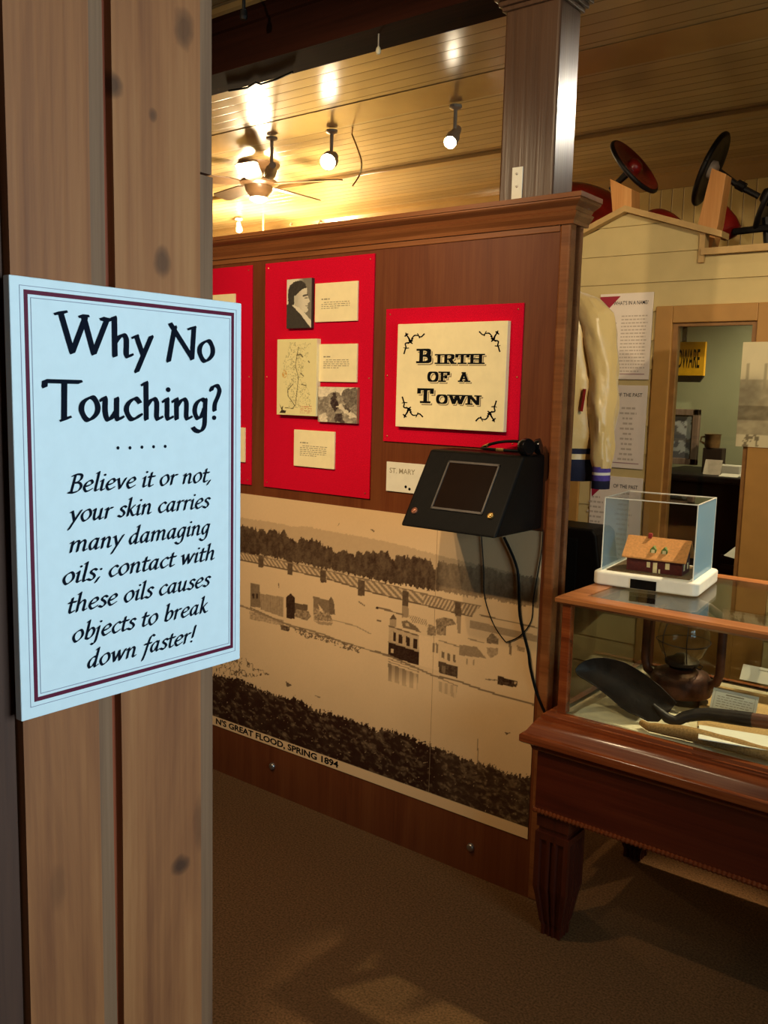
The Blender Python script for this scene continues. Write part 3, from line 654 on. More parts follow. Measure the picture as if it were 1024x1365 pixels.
def canyon(PX_, PY_, X, Z):
    x = (PX_-360)*4.877; y = (PY_-360)*4.877
    x = x+26*(fbm(x/22, y/22, 71)-.5)+10*(fbm(x/7, y/7, 73)-.5); y = y+26*(fbm(x/22, y/22, 72)-.5)+10*(fbm(x/7, y/7, 74)-.5)
    t = .5+.5*(fbm(x/14, y/14, 40)-.5)
    t = np.where(y < 800+12*np.sin(x/25)+20*np.abs((x-400)/100), .93, t)
    t = np.where(inpoly(x, y, [(465, 800), (490, 768), (560, 760), (575, 780), (572, 870), (510, 900), (475, 850)]), .2+.25*fbm(x/12, y/12, 4), t)
    t = np.where(inpoly(x, y, [(398, 830), (410, 800), (430, 800), (440, 870), (430, 930), (400, 880)]), .12, t)
    t = np.where(inpoly(x, y, [(430, 880), (460, 870), (540, 930), (570, 960), (520, 960)]), .85, t)
    t = np.where(inpoly(x, y, [(470, 880), (490, 872), (525, 915), (520, 935)]), .2, t)
    t = np.where(inpoly(x, y, [(320, 940), (360, 925), (372, 985), (320, 990)]), .88, t)
    t = np.where(inpoly(x, y, [(420, 940), (470, 930), (480, 990), (420, 992)]), .15, t)
    t = t+.35*(fbm(x/9, y/9, 13)-.5); return toned(t, S(52, 34, 34), S(236, 216, 180))
board_with_print('canyon_photo', 'small square sepia photograph of a rocky canyon', 'photo', rect_px(z5(312, 758), z5(572, 762), z5(562, 1000), z5(314, 985), FY-.012), .012, canyon, .0014, M['print'], plain('photo_edge', S(150, 100, 70)))

# title board
r = rect_px((530, 432.3), (677.5, 427.2), (671, 576), (527.5, 568.5), FY-.018)
tb = thing('title_board', 'cream square title board lettered birth of a town', 'sign', ((r[0]+r[1])/2, FY, r[2]))
TY = FY-.018
obj('board', MB().box(r[0], r[1], TY, FY, r[2], r[3]), M['cream'], tb, bevel=0.0015)
M['shadowink'] = plain('brown_grey_ink', S(142, 122, 92), rough=0.7, spec=0.2, var=0.0)
z4 = lambda x, y: (515+x/5.535, 410+y/5.535)
def slab(s, xa, xb, ybase, ytop):
    A = onY(*z4(xa, ybase), TY); B = onY(*z4(xb, ybase), TY); T = onY(*z4(xa, ytop), TY)
    return s, A.x, B.x, A.z, T.z-A.z
rows = [slab('B', 222, 336, 407, 308), slab('IRTH', 358, 728, 414, 346), slab('OF', 304, 470, 545, 474), slab('A', 530, 622, 546, 478), slab('T', 228, 350, 700, 598), slab('OWN', 368, 704, 707, 642)]
# depth order on the board: shadow, gap, letter
for dx, dz, dy, mat, nm, grow in ((.17, -.17, .0004, M['shadowink'], 'letter_shadow', .0), (.06, -.06, .0008, M['cream'], 'letter_gap', .03), (0, 0, .0012, M['ink'], 'lettering', 0)):
    for s, xa, xb, z, h in rows:
        m = MB(); polys, wd = text_polys(s, SL, .25+grow, .15+grow, 0.0)
        xs = [q[0] for p in polys for q in p]; x0, x1 = min(xs), max(xs); k = (xb-xa)/(x1-x0)
        big = 0.8 if len(s) == 1 and s != 'A' else 1.0
        put(m, polys, lambda q: (xa+(q[0]-x0)*k+dx*h*big, TY-dy, z+(q[1]+dz*big)*h))
        obj(nm, m, mat, tb)
def flourish(cx, cy, fx, fy):
    """corner ornament in photo-zoom units around (cx, cy), mirrored by fx, fy"""
    st = [('c', (0, 0), (14, 18), (26, 40)), ('c', (26, 40), (30, 52), (40, 62)), ('c', (40, 30), (62, 6), (90, 8), (110, 16), (132, -4)), ('c', (84, -8), (92, 8), (98, 24)),
          ('c', (18, 58), (-6, 66), (-2, 92), (-8, 112), (-16, 140)), ('c', (-18, 96), (0, 100), (18, 98))]
    st += [('l', (-10, 12), (12, -6)), ('l', (12, 64), (46, 44)), ('l', (28, 50), (50, 28)), ('l', (-2, -12), (6, 6))]
    wds = [13, 17, 9, 7, 9, 7, 9, 10, 9, 9]; m = MB()
    for s_, wd in zip(st, wds):
        for p in pen([s_], wd, wd*.5, .6):
            put(m, [p], lambda q: (lambda P: (P.x, TY-.0006, P.z))(onY(*z4(cx+fx*q[0], cy+fy*q[1]), TY)))
    for a, b_ in ((132, -4), (-16, 138), (98, 20)):
        put(m, [dot(a, b_, 6)], lambda q: (lambda P: (P.x, TY-.0006, P.z))(onY(*z4(cx+fx*q[0], cy+fy*q[1]), TY)))
    obj('corner_ornament', m, M['ink'], tb)
flourish(148, 200, 1, 1); flourish(822, 184, -1, 1); flourish(136, 800, 1, -1); flourish(796, 830, -1, -1)

# small plaque half behind the kiosk
r = rect_px((516, 616), (572, 619), (568, 660), (514, 654), PY-.006)
pq = thing('name_plaque', 'small white plaque half hidden behind the black kiosk', 'sign', ((r[0]+r[1])/2, PY, r[2]))
obj('board', MB().box(r[0], r[1], PY-.006, PY-.0004, r[2], r[3]), M['white'], pq, bevel=0.001)
f, wd = font_polys('ST. MARY', .005); m = MB(); k = .105/wd
put(m, f, lambda q: (r[0]+.013+q[0]*k, PY-.0064, r[3]-.036+q[1]*.024)); obj('lettering', m, M['greyink'], pq)
m = MB(); 
for q in ((541, 649), (546, 652)): 
    c = onY(*q, PY-.006); put(m, [dot(0, 0, .005)], lambda p: (c.x+p[0], PY-.0064, c.z+p[1]))
obj('emblem', m, M['ink'], pq)

# ------------------------------------------------------------------ mural
MX0, MX1 = -3.3, onY(714, 900, PY-.003).x
MZ1 = (onY(430, 672, PY-.003).z+onY(722, 708, PY-.003).z)/2; MZ0 = (onY(290, 965, PY).z+onY(708, 1123, PY).z)/2
CAPZ = onY(706, 1103.5, PY-.003).z
def mural(PX_, PY_, X, Z):
    x, y = PX_, PY_
    za = lambda p: [(280+a/4.267, 660+b/4.267) for a, b in p]; zb = lambda p: [(500+a/4.267, 720+b/4.267) for a, b in p]; zc = lambda p: [(280+a/2.327, 860+b/2.327) for a, b in p]
    jit = fbm(x/2.2, y*0+3, 2, 3)-.5; j2 = fbm(x/3, y/3, 6)-.5; fine = fbm(x/1.6, y/1.6, 11, 3)-.5
    t = .90+.05*(fbm(x/40, y/40, 1)-.5)+.03*fine
    hill = za([(-900, 40), (-300, 90), (185, 128), (365, 158), (480, 178), (560, 180), (700, 210), (850, 235), (1024, 268)])+[(600, 744), (680, 762), (725, 775), (725, 800), (300, 745), (60, 700)]
    t = np.where(inpoly(x, y+3*jit, hill), .74+.04*j2, t)
    top = za([(-900, 60), (-300, 130), (0, 150), (185, 175), (245, 180), (270, 205), (300, 190), (325, 220), (345, 195), (380, 202), (398, 225), (420, 198), (445, 235), (468, 235), (480, 265), (500, 262), (515, 243), (560, 262), (580, 252), (620, 262), (650, 290), (685, 300), (720, 335), (760, 312), (800, 332), (825, 345), (840, 315), (870, 335), (900, 322), (960, 325)])+zb([(70, 62), (100, 112), (112, 112), (125, 80), (200, 102), (230, 92), (320, 120), (332, 150), (345, 180), (362, 122), (480, 142), (560, 152), (600, 138), (700, 180), (800, 190), (900, 212), (950, 215)])
    bot = zb([(950, 385), (820, 365), (600, 325), (330, 288), (150, 252), (0, 230)])+za([(850, 460), (700, 430), (500, 385), (300, 345), (185, 330), (-300, 280), (-900, 200)])
    fo = inpoly(x, y+7*jit+4*fine, top+bot); right = np.clip((x-578)/14, 0, 1)
    low = fbm(x/4, y/9, 17)
    t = np.where(fo, .08+.24*low+.30*right+.16*fine, t)
    # bridge
    bt_ = za([(-900, 210), (185, 327), (640, 425)])+zb([(0, 235), (300, 310), (460, 350), (600, 375)])
    bb_ = zb([(550, 435), (300, 375), (0, 302)])+za([(640, 468), (185, 371), (-900, 250)])
    br_ = inpoly(x, y, bt_+bb_); ph = (x*1.0+y*.55)
    t = np.where(br_, np.where(np.sin(ph*2*PI/(3.1+np.clip((x-300)/120, 0, 2.2))) > .1, .80, .46), t)
    t = np.where(pline(x, y, bt_) < .7, .42, t); t = np.where(pline(x, y, bb_[::-1]) < .9, .32, t)
    for p in (za([(275, 340), (303, 345), (305, 412), (275, 410)]), za([(440, 385), (468, 390), (470, 455), (440, 450)]), za([(628, 425), (660, 430), (662, 500), (628, 495)]), za([(842, 480), (880, 485), (878, 575), (842, 570)]), zb([(155, 285), (190, 292), (190, 378), (155, 370)]), zb([(455, 350), (490, 355), (490, 440), (455, 430)])):
        t = np.where(inpoly(x, y, p), .26+.2*j2, t)
    for p in (zb([(155, 370), (190, 378), (192, 440), (152, 440)]), zb([(462, 430), (490, 436), (488, 530), (470, 530)])): t = np.where(inpoly(x, y, p), .55, t)
    t = np.where(br_ & (np.abs(t-.26) > .3) & (x > 690), .8, t)
    def poly(p, v, n=.08): 
        nonlocal t
        t = np.where(inpoly(x, y, p), v+n*fine*2, t)
    def line(p, wd, v):
        nonlocal t
        t = np.where(pline(x, y, p) < wd, v, t)
    # left buildings
    poly(za([(230, 498), (282, 510), (288, 640), (230, 635)]), .42); poly(za([(240, 560), (252, 560), (252, 590), (240, 588)]), .15); poly(za([(262, 560), (274, 562), (274, 590), (262, 590)]), .15)
    poly(za([(285, 560), (417, 580), (417, 695), (288, 650)]), .60); s_ = inpoly(x, y, za([(285, 560), (417, 580), (417, 695), (288, 650)])); t = np.where(s_ & (np.sin(x*2.6) > .5), t-.09, t)
    poly(za([(433, 582), (458, 558), (484, 585), (482, 705), (435, 700)]), .10); poly(za([(482, 612), (555, 625), (552, 690), (482, 672)]), .30); poly(za([(490, 650), (560, 660), (575, 690), (550, 715), (482, 690)]), .5, .3)
    poly(za([(587, 575), (680, 600), (690, 640), (680, 680), (587, 660)]), .42); poly(za([(675, 600), (688, 578), (705, 605), (712, 680), (680, 680)]), .34); poly(za([(587, 640), (680, 670), (700, 720), (590, 712)]), .55, .4)
    poly(za([(615, 620), (640, 650), (645, 672), (625, 660)]), .92); poly(za([(590, 715), (700, 725), (690, 742), (620, 735)]), .6)
    poly(za([(225, 660), (420, 712), (420, 745), (225, 705)]), .66, .25); poly(za([(400, 735), (455, 750), (450, 775), (405, 765)]), .3, .3)
    line(za([(-300, 520), (185, 632), (440, 735), (640, 790), (780, 850)]), 1.1, .5); line(za([(230, 640), (500, 765), (760, 835), (900, 880)])+zb([(0, 635), (90, 665)]), .8, .45)
    deb = (pline(x, y, za([(500, 765), (560, 800), (640, 810), (780, 860), (840, 880)])) < 4.5) & (fine+j2 > .06); t = np.where(deb, .35, t)
    line(za([(845, 605), (880, 630)]), .8, .45); line(za([(950, 640), (1024, 655)])+zb([(20, 385), (160, 425)]), .9, .4); poly([(p[0], p[1]) for p in [(502, 808), (505, 809), (504, 812), (501, 811)]], .1); line(za([(700, 710), (830, 745), (915, 790)]), .7, .6); poly(za([(945, 705), (975, 715), (972, 722), (950, 715)]), .35)
    line(za([(390, 500), (392, 525)]), .5, .35); line(za([(918, 195), (932, 206)]), .8, .3); line(za([(735, 160), (728, 175)]), .6, .6)
    # main block
    poly(zb([(80, 488), (250, 545), (250, 640), (78, 585)]), .74); poly(zb([(75, 578), (250, 637), (250, 712), (76, 662)]), .08); poly(zb([(90, 618), (106, 622), (106, 645), (92, 640)]), .8)
    for p in ([(104, 520), (118, 525), (118, 578), (104, 573)], [(135, 533), (155, 540), (155, 592), (135, 586)], [(177, 546), (197, 553), (197, 605), (177, 600)], [(218, 558), (240, 565), (240, 622), (218, 615)]): poly(zb(p), .10)
    line(zb([(80, 488), (250, 545)]), .9, .35); line(zb([(80, 578), (250, 632)]), .7, .6)
    poly(zb([(82, 450), (104, 420), (124, 450)]), .25); poly(zb([(84, 450), (122, 450), (122, 495), (84, 485)]), .62); poly(zb([(150, 462), (180, 456), (232, 488), (262, 525), (160, 498)]), .38); poly(zb([(172, 474), (190, 470), (196, 492), (175, 490)]), .75)
    poly(zb([(250, 540), (365, 560), (365, 745), (250, 710)]), .95, .03); poly(zb([(362, 568), (475, 605), (475, 790), (362, 745)]), .90, .03); line(zb([(365, 570), (475, 605)]), .7, .5)
    poly(zb([(328, 585), (340, 585), (340, 640), (328, 635)]), .45); poly(zb([(346, 585), (360, 590), (360, 645), (346, 640)]), .5)
    for p in ([(380, 632), (396, 637), (396, 675), (380, 670)], [(410, 640), (426, 645), (426, 688), (410, 682)], [(443, 650), (458, 655), (458, 696), (443, 690)]): poly(zb(p), .38)
    poly(zb([(362, 688), (470, 720), (470, 785), (362, 752)]), .20, .15); poly(zb([(380, 710), (400, 715), (400, 758), (380, 752)]), .4, .1)
    poly(zb([(345, 450), (390, 440), (440, 448), (462, 480), (405, 490), (405, 545), (350, 535)]), .48, .3); poly(zb([(295, 520), (305, 480), (345, 490), (345, 545), (300, 540)]), .5, .25)
    st_ = inpoly(x, y, zb([(190, 425), (290, 450), (300, 490), (210, 465)])); t = np.where(st_ & (np.sin(ph*2.2) > 0), .55, t)
    poly(zb([(480, 594), (580, 608), (632, 672), (480, 655)]), .52); poly(zb([(480, 655), (632, 672), (630, 745), (480, 722)]), .9, .03); poly(zb([(518, 672), (528, 672), (528, 708), (518, 706)]), .6); poly(zb([(556, 680), (566, 680), (566, 714), (556, 712)]), .6)
    poly(zb([(540, 455), (935, 545), (930, 585), (540, 500)]), .60, .06); poly(zb([(636, 560), (666, 525), (702, 562), (702, 592), (636, 586)]), .42, .2); poly(zb([(636, 610), (700, 615), (698, 650), (660, 672), (640, 650)]), .6, .15)
    poly(zb([(762, 580), (776, 582), (776, 655), (762, 650)]), .4); poly(zb([(808, 600), (850, 610), (850, 640), (808, 630)]), .6, .2)
    line(zb([(595, 425), (930, 500)]), .8, .42); line(zb([(530, 560), (620, 585)]), .8, .55)
    # shoreline strips and reflections
    line(zb([(0, 632), (75, 655), (330, 770), (470, 800), (560, 835), (700, 880), (935, 945)]), 1.2, .42); line(zb([(75, 675), (250, 735), (470, 830)]), .6, .5); line(zb([(75, 690), (250, 750)]), .6, .55)
    rf = inpoly(x, y, zb([(75, 700), (248, 765), (240, 852), (75, 800)])); t = np.where(rf, .42+.35*np.clip((y-890)/22, 0, 1)+.18*(np.sin(x*.65) > .2), t)
    rf = inpoly(x, y, zb([(362, 800), (470, 830), (460, 900), (362, 860)])); t = np.where(rf, .72+.14*(np.sin(x*.8) > 0), t)
    poly(zb([(697, 770), (810, 805), (806, 838), (697, 820)]), .14, .2); line(zb([(632, 792), (700, 797)]), .8, .4); poly(zb([(790, 805), (805, 808), (802, 822), (790, 818)]), .75)
    # brush in the foreground
    btop = zc([(-500, -40), (-120, 40), (15, 93), (100, 105), (160, 140), (230, 165), (260, 158), (310, 195), (400, 220), (480, 245), (520, 265), (560, 262), (610, 280), (680, 310), (740, 330), (800, 355), (870, 375), (920, 395), (1010, 412)])
    br2 = inpoly(x, y+9*jit+9*fine, btop+[(760, 1300), (-200, 1300)])
    a_, b_ = x*.8+y*.6, y*.8-x*.6
    wx_ = a_+5*fbm(x/7, y/7, 61); wy_ = b_+5*fbm(x/6, y/9, 62)
    n1_ = fbm(wx_/6.3, wy_/2.9, 33, 4)
    t = np.where(br2, .05+.9*np.clip(n1_-.50, 0, 1)+.10*np.clip(fbm(x/14, y/10, 35)-.4, 0, 1)+.12*right*fbm(x/6, y/3, 41), t)
    sp = br2 & (fbm(wx_/1.9, wy_/1.7, 77, 2) > .86); t = np.where(sp, .6, t)
    tw = inpoly(x, y, zc([(15, 30), (110, 40), (185, 92), (120, 100), (20, 88)])) & (np.abs(fbm(x/5, y/8, 51)-.5) < .035); t = np.where(tw, .3, t)
    line(zc([(830, 290), (832, 385)]), .6, .45); poly(zc([(235, 112), (255, 125), (238, 130)]), .3); poly(zc([(318, 152), (345, 160), (340, 165)]), .5); poly(zc([(915, 270), (932, 272), (920, 278)]), .25)
    # white caption strip along the foot
    t = np.where(Z < CAPZ, .97, t)
    return toned(t, S(44, 20, 12), S(236, 196, 146))
mu = thing('flood_mural', 'large sepia mural photograph of a flooded town on the lower partition', 'mural', ((MX0+MX1)/2, PY, MZ0))
obj('backing_board', MB().box(MX0, MX1, PY-.003, PY-.0004, MZ0, MZ1), plain('mural_edge', S(190, 160, 120)), mu)
picture('photo_print', MX0, MX1, PY-.0034, MZ0, MZ1, .0028, mural, M['print'], mu)
A = onY(287.5, 963, PY-.004); B = onY(451, 1023, PY-.004)
_, wd = font_polys("N'S GREAT FLOOD, SPRING 1894", .03); k = (B.x-A.x)/wd
hb = MZ0+(CAPZ-MZ0)*.24
for pre, word in (("", "N'S"), ("N'S ", "GREAT"), ("N'S GREAT ", "FLOOD,"), ("N'S GREAT FLOOD, ", "SPRING"), ("N'S GREAT FLOOD, SPRING ", "1894")):
    f, wf_ = font_polys(pre+word, .03); _, w1 = font_polys(word, .03); off = wf_-w1
    f, _ = font_polys(word, .03); m = MB(); put(m, f, lambda q: (A.x+(q[0]+off)*k, PY-.0040, hb+q[1]*(CAPZ-MZ0)*.60/.72)); obj('caption_word', m, M['ink'], mu)
obj('seam', MB().box(onY(581, 800, PY).x-.0006, onY(581, 800, PY).x+.0006, PY-.0038, PY-.0034, CAPZ, MZ1), plain('seam_shine', S(150, 120, 86)), mu)

# ------------------------------------------------------------------ black media kiosk on the partition
KX0, KX1, KZ0, KZ1 = -1.580, -1.255, 1.163, 1.383
KYb, KYt, KYw = 2.098, 2.240, PY-.0065
ki = thing('media_kiosk', 'black wall-mounted audio kiosk with sloping screen face below the title board', 'kiosk', ((KX0+KX1)/2, KYw, KZ0))
obj('housing', MB().prismX([(KYw, KZ0), (KYb, KZ0), (KYt, KZ1), (KYw, KZ1)], KX0, KX1), M['black'], ki, bevel=0.008, seg=3)
fdir = Vector((0, KYt-KYb, KZ1-KZ0)); fn_ = Vector((0, -(KZ1-KZ0), KYt-KYb)).normalized()
def face(u, v, d=0.0): return Vector((KX0+(KX1-KX0)*u, KYb, KZ0))+fdir*v+fn_*d
def fbox(mb, u0, u1, v0, v1, d0, d1): mb.hexa([face(u0, v0, d0), face(u1, v0, d0), face(u1, v1, d0), face(u0, v1, d0), face(u0, v0, d1), face(u1, v0, d1), face(u1, v1, d1), face(u0, v1, d1)])
sc_ = MB(); fbox(sc_, .27, .79, .26, .85, .0002, .0012)
scr = obj('screen', sc_, plain('dark_screen', S(30, 18, 12), rough=0.15, spec=0.5, var=0.05), ki)
bz = MB()
for a in ((.26, .80, .25, .275, ), (.26, .80, .84, .865), (.26, .275, .25, .865), (.785, .80, .25, .865)): fbox(bz, *a, .0003, .004)
obj('screen_bezel', bz, plain('grey_bezel', S(92, 84, 78), rough=0.35, metal=0.3), ki)
for u, v, mt, lb in ((.10, .20, plain('copper_button', S(190, 130, 104), rough=0.3, metal=0.8), 'copper coloured push button'), (.885, .25, M['brass'], 'brass key lock')):
    c = face(u, v, 0); bo = obj('button', MB().lathe([(.0105, 0), (.0105, .004), (.008, .006), (.0078, .004), (.004, .004), (.0035, .0075), (.0, .008)], c, fn_, 20), mt, ki, smooth=True); bo['label'] = lb
# headset lying on the kiosk
hs = thing('headset', 'black headphones lying on top of the black kiosk', 'headphones', (-1.33, 2.31, KZ1))
pts = [(-1.265, 2.285, KZ1+.02)]
cx_, cy_ = -1.335, 2.265
arc = [(cx_+.085*math.cos(t), cy_+.05*math.sin(t)+.02, KZ1+.012+.022*max(0, math.sin(t))) for t in [PI*1.9-k*PI*1.75/18 for k in range(19)]]
obj('headband', MB().tube(arc, [.0045]*19, 8), M['black'], hs, smooth=True)
obj('ear_cup', MB().lathe([(.0, -.02), (.018, -.02), (.025, -.012), (.026, .004), (.022, .012), (.0, .013)], (-1.262, 2.262, KZ1+.0235), (1, -.35, .25), 20), plain('gloss_black', S(12, 12, 14), rough=0.12, spec=0.6), hs, smooth=True)
obj('ear_cup', MB().lathe([(.0, -.014), (.018, -.014), (.023, -.008), (.024, .004), (.0, .010)], (-1.255, 2.325, KZ1+.0235), (1, .3, .2), 20), plain('gloss_black', S(12, 12, 14), rough=0.12, spec=0.6), hs, smooth=True)
for k in (4, 10): obj('slider', MB().lathe([(.0052, -.012), (.0052, .012)], arc[k], Vector(arc[k+1])-Vector(arc[k-1]), 10), M['brass'], hs)
# cords
def cord(name, label, pp, r, y=PY-.012):
    p = [onY(*q, y) for q in pp]; s_ = spline([tuple(v) for v in []] or [(v.x, v.z) for v in p], 6)
    tag(obj(name, MB().tube([(q[0], y, q[1]) for q in s_], r, 8), M['black'], smooth=True), label, 'cord')
cord('power_cord', 'thick black cord hanging from the kiosk down towards the display case', [(672, 716), (690, 760), (693, 820), (704, 868), (707, 890), (716, 925), (730, 958)], .0042)
cord('signal_wire', 'thin looping black wire hanging below the kiosk', [(642, 715), (645, 760), (646, 795), (657, 830), (672, 853), (678, 855), (694, 847), (708, 828), (711, 800), (716, 770), (722, 735), (724, 706)], .0017, PY-.008)

# ------------------------------------------------------------------ display case
M['oak'] = wood('red_oak_polish', S(84, 34, 14), S(118, 54, 24), S(146, 76, 36), grain='X', freq=22, rough=0.24, bump=0.08, spec=0.5, coat=0.3)
M['oakdark'] = wood('dark_red_oak', S(58, 20, 10), S(76, 28, 14), S(92, 38, 20), grain='Z', freq=22, rough=0.34, bump=0.08, spec=0.45)
M['oaktop'] = wood('oak_top_frame', S(124, 70, 34), S(154, 94, 50), S(176, 114, 66), grain='X', freq=22, rough=0.3, bump=0.08)
M['caseglass'] = glass('case_glass', (0.95, 0.98, 0.96))
CX0, CX1, CY0, CY1 = -1.150, 0.42, 2.205, 2.90
dc = thing('display_case', 'antique oak display case with glass upper and fluted legs, right of the partition', 'display case', ((CX0+CX1)/2, (CY0+CY1)/2, 0))
LW = .100
def leg(x, y):
    m = MB(); c = (x, y)
    m.box(x-LW/2, x+LW/2, y-LW/2, y+LW/2, .335, .41)
    for hw, z0, z1 in ((.044, .318, .337), (.052, .298, .318)): m.box(x-hw, x+hw, y-hw, y+hw, z0, z1)
    # fluted tapering shaft: cross-section with grooves on every side
    def sec(hw, z):
        pts = []
        g = [(-1, 0), (-.72, 0), (-.64, 1), (-.36, 1), (-.28, 0), (-.14, 0), (-.06, 1), (.06, 1), (.14, 0), (.28, 0), (.36, 1), (.64, 1), (.72, 0)]
        for s_ in range(4):
            for a, d in g:
                px_, py_ = a*hw, -hw+d*hw*.16
                for _ in range(s_): px_, py_ = -py_, px_
                pts.append((x+px_, y+py_, z))
        return pts
    prof_ = [(.052, .298), (.052, .15), (.048, .13), (.034, .04), (.030, .03), (.030, .0)]
    n_ = 52; vs = [q for hw, z in prof_ for q in sec(hw, z)]
    m.add(vs, [(i*n_+j, i*n_+(j+1)%n_, (i+1)*n_+(j+1)%n_, (i+1)*n_+j) for i in range(len(prof_)-1) for j in range(n_)]+[tuple(range(n_)), tuple(range((len(prof_)-1)*n_, len(prof_)*n_))])
    obj('leg', m, M['oakdark'], dc)
for x in (CX0+LW/2+.005, CX1-LW/2-.005):
    for y in (CY0+LW/2+.005, CY1-LW/2-.005): leg(x, y)
ap = MB(); ap.box(CX0, CX1, CY0, CY0+.022, .385, .575); ap.box(CX0, CX1, CY1-.022, CY1, .385, .575); ap.box(CX0, CX0+.022, CY0+.022, CY1-.022, .385, .575); ap.box(CX1-.022, CX1, CY0+.022, CY1-.022, .385, .575)
M['apron'] = wood('apron_mahogany', S(60, 18, 8), S(82, 28, 13), S(96, 38, 18), grain='X', freq=18, rough=0.35, bump=0.04)
obj('apron', ap, M['apron'], dc)
# rope bead along the foot of the apron
def bead(p0, p1, r=.0085):
    p0 = Vector(p0); p1 = Vector(p1); L = (p1-p0).length; n_ = int(L/.012)
    m = MB(); pts = [p0.lerp(p1, k/(n_*2)) for k in range(n_*2+1)]; m.tube(pts, [r*(1.0 if k % 2 else .72) for k in range(len(pts))], 8); return m
b1 = bead((CX0-.004, CY0-.003, .383), (CX1+.004, CY0-.003, .383)); b2 = bead((CX0-.003, CY0, .383), (CX0-.003, CY1, .383)); b1.add(b2.v, b2.f)
obj('rope_bead', b1, M['oak'], dc)
# moulded lip
lp = [(.0, .560), (.012, .562), (.016, .575), (.034, .583), (.040, .588), (.040, .606), (.034, .612), (.030, .612), (.016, .634), (.004, .652), (-.002, .656), (-.004, .664), (-.012, .664), (-.016, .672), (-.036, .672)]
def ring(mb, prof, x0, x1, y0, y1):
    n_ = len(prof); cor = ((x0, y0, -1, -1), (x1, y0, 1, -1), (x1, y1, 1, 1), (x0, y1, -1, 1))
    vs = [(cx+sx*p, cy__+sy_*p, z) for cx, cy__, sx, sy_ in cor for p, z in prof]
    mb.add(vs, [(i*n_+j, ((i+1) % 4)*n_+j, ((i+1) % 4)*n_+j+1, i*n_+j+1) for i in range(4) for j in range(n_-1)])
lm = MB(); ring(lm, lp, CX0, CX1, CY0, CY1); obj('moulded_lip', lm, M['oak'], dc, smooth=True)
obj('case_floor', MB().box(CX0+.02, CX1-.02, CY0+.02, CY1-.02, .640, .662), plain('case_lining', S(200, 184, 148), rough=0.9), dc)
GX0, GX1, GY0, GY1, GZ0, GZ1 = CX0+.038, CX1-.038, CY0+.03, CY1-.03, .672, .985
for x in (GX0, GX1-.026):
    for y in (GY0, GY1-.026): obj('corner_post', MB().box(x, x+.026, y, y+.026, GZ0, GZ1), M['oakdark'] if y > GY0 else M['oak'], dc, bevel=0.002)
tf = MB(); tp = [(-.055, .985), (-.02, .980), (.0, .982), (.012, .990), (.012, 1.000), (.006, 1.005), (-.052, 1.005), (-.055, .985)]
ring(tf, tp, GX0-.004, GX1+.004, GY0-.004, GY1+.004); obj('top_frame', tf, M['oaktop'], dc)
obj('glass_top', MB().box(GX0+.045, GX1-.045, GY0+.045, GY1-.045, .997, 1.003), M['caseglass'], dc)
for nm, bx in (('glass_front', (GX0+.026, GX1-.026, GY0+.010, GY0+.014, GZ0, GZ1)), ('glass_back', (GX0+.026, GX1-.026, GY1-.014, GY1-.010, GZ0, GZ1)), ('glass_side', (GX0+.010, GX0+.014, GY0+.026, GY1-.026, GZ0, GZ1)), ('glass_side', (GX1-.014, GX1-.010, GY0+.026, GY1-.026, GZ0, GZ1))):
    obj(nm, MB().box(*bx), M['caseglass'], dc)

FZ = .6625
# cloths on the floor of the case
def drape(name, label, cat, outline, base, mat, h=.02, hf=5.0, seed=0, thick=.004, bumpfn=None):
    """a rumpled cloth: grid clipped to a quad given by 4 floor points"""
    A, B, C_, D = [Vector((*p, 0)) for p in outline]; n_ = 46; P = []
    for i in range(n_+1):
        row = []
        for j in range(n_+1):
            u, v = i/n_, j/n_; q = (A*(1-u)+B*u)*(1-v)+(D*(1-u)+C_*u)*v
            e = mnoise.noise(Vector((q.x*14+seed, q.y*14, 3)))*.006
            z = base+h*(.5+.5*mnoise.noise(Vector((q.x*hf*2+seed, q.y*hf*2, seed))))+.3*h*mnoise.noise(Vector((q.x*24, q.y*24, seed)))
            if bumpfn: z += bumpfn(q.x, q.y)
            row.append((q.x+e, q.y+e, max(z, base+thick)))
        P.append(row)
    m = MB().grid(P); return tag(obj(name, m, mat, smooth=True, solid=thick), label, cat)
M['linen'] = plain('white_linen', S(216, 204, 172), rough=0.9, spec=0.1, var=0.04, vscale=40, bump=0.1, bscale=600)
M['burlap'] = plain('burlap', S(166, 128, 82), rough=0.95, spec=0.05, var=0.14, vscale=220, bump=0.5, bscale=500)
drape('linen_cloth', 'white linen cloth lying at the left end of the case floor', 'cloth', [(-1.075, 2.258), (-.68, 2.258), (-.96, 2.60), (-1.06, 2.66)], FZ, M['linen'], h=.004, seed=2.0)

# shovel: blade raised on the rolled burlap
M['iron'] = plain('old_iron', S(34, 24, 18), rough=0.5, spec=0.4, metal=0.3, var=0.25, vscale=25, bump=0.15, bscale=60)
sp_p = onY(890, 962, 2.336); sp_n = Vector((.36, -.90, .42)).normalized()
def sp3(x, y): return onP(x, y, sp_p, sp_n)
zS = lambda x, y: (760+x/7.314, 860+y/7.314)
upper = [(55, 230), (90, 185), (150, 150), (230, 128), (330, 122), (430, 140), (530, 170), (620, 215), (700, 265), (790, 330), (880, 400), (960, 480), (1040, 560)]
lower = [(55, 262), (75, 292), (110, 318), (160, 345), (225, 385), (300, 440), (400, 520), (500, 610), (590, 665), (680, 700), (760, 740), (860, 745), (960, 655)]
M_ = 12; P = []
for i in range(len(upper)):
    a = sp3(*zS(*upper[i])); b = sp3(*zS(*lower[i])); row = []
    for j in range(M_+1):
        v = j/M_; q = a.lerp(b, v); dep = (a-b).length*.16*math.sin(PI*v)*min(1, (i+1)/4)
        row.append(tuple(q-sp_n*dep))
    P.append(row)
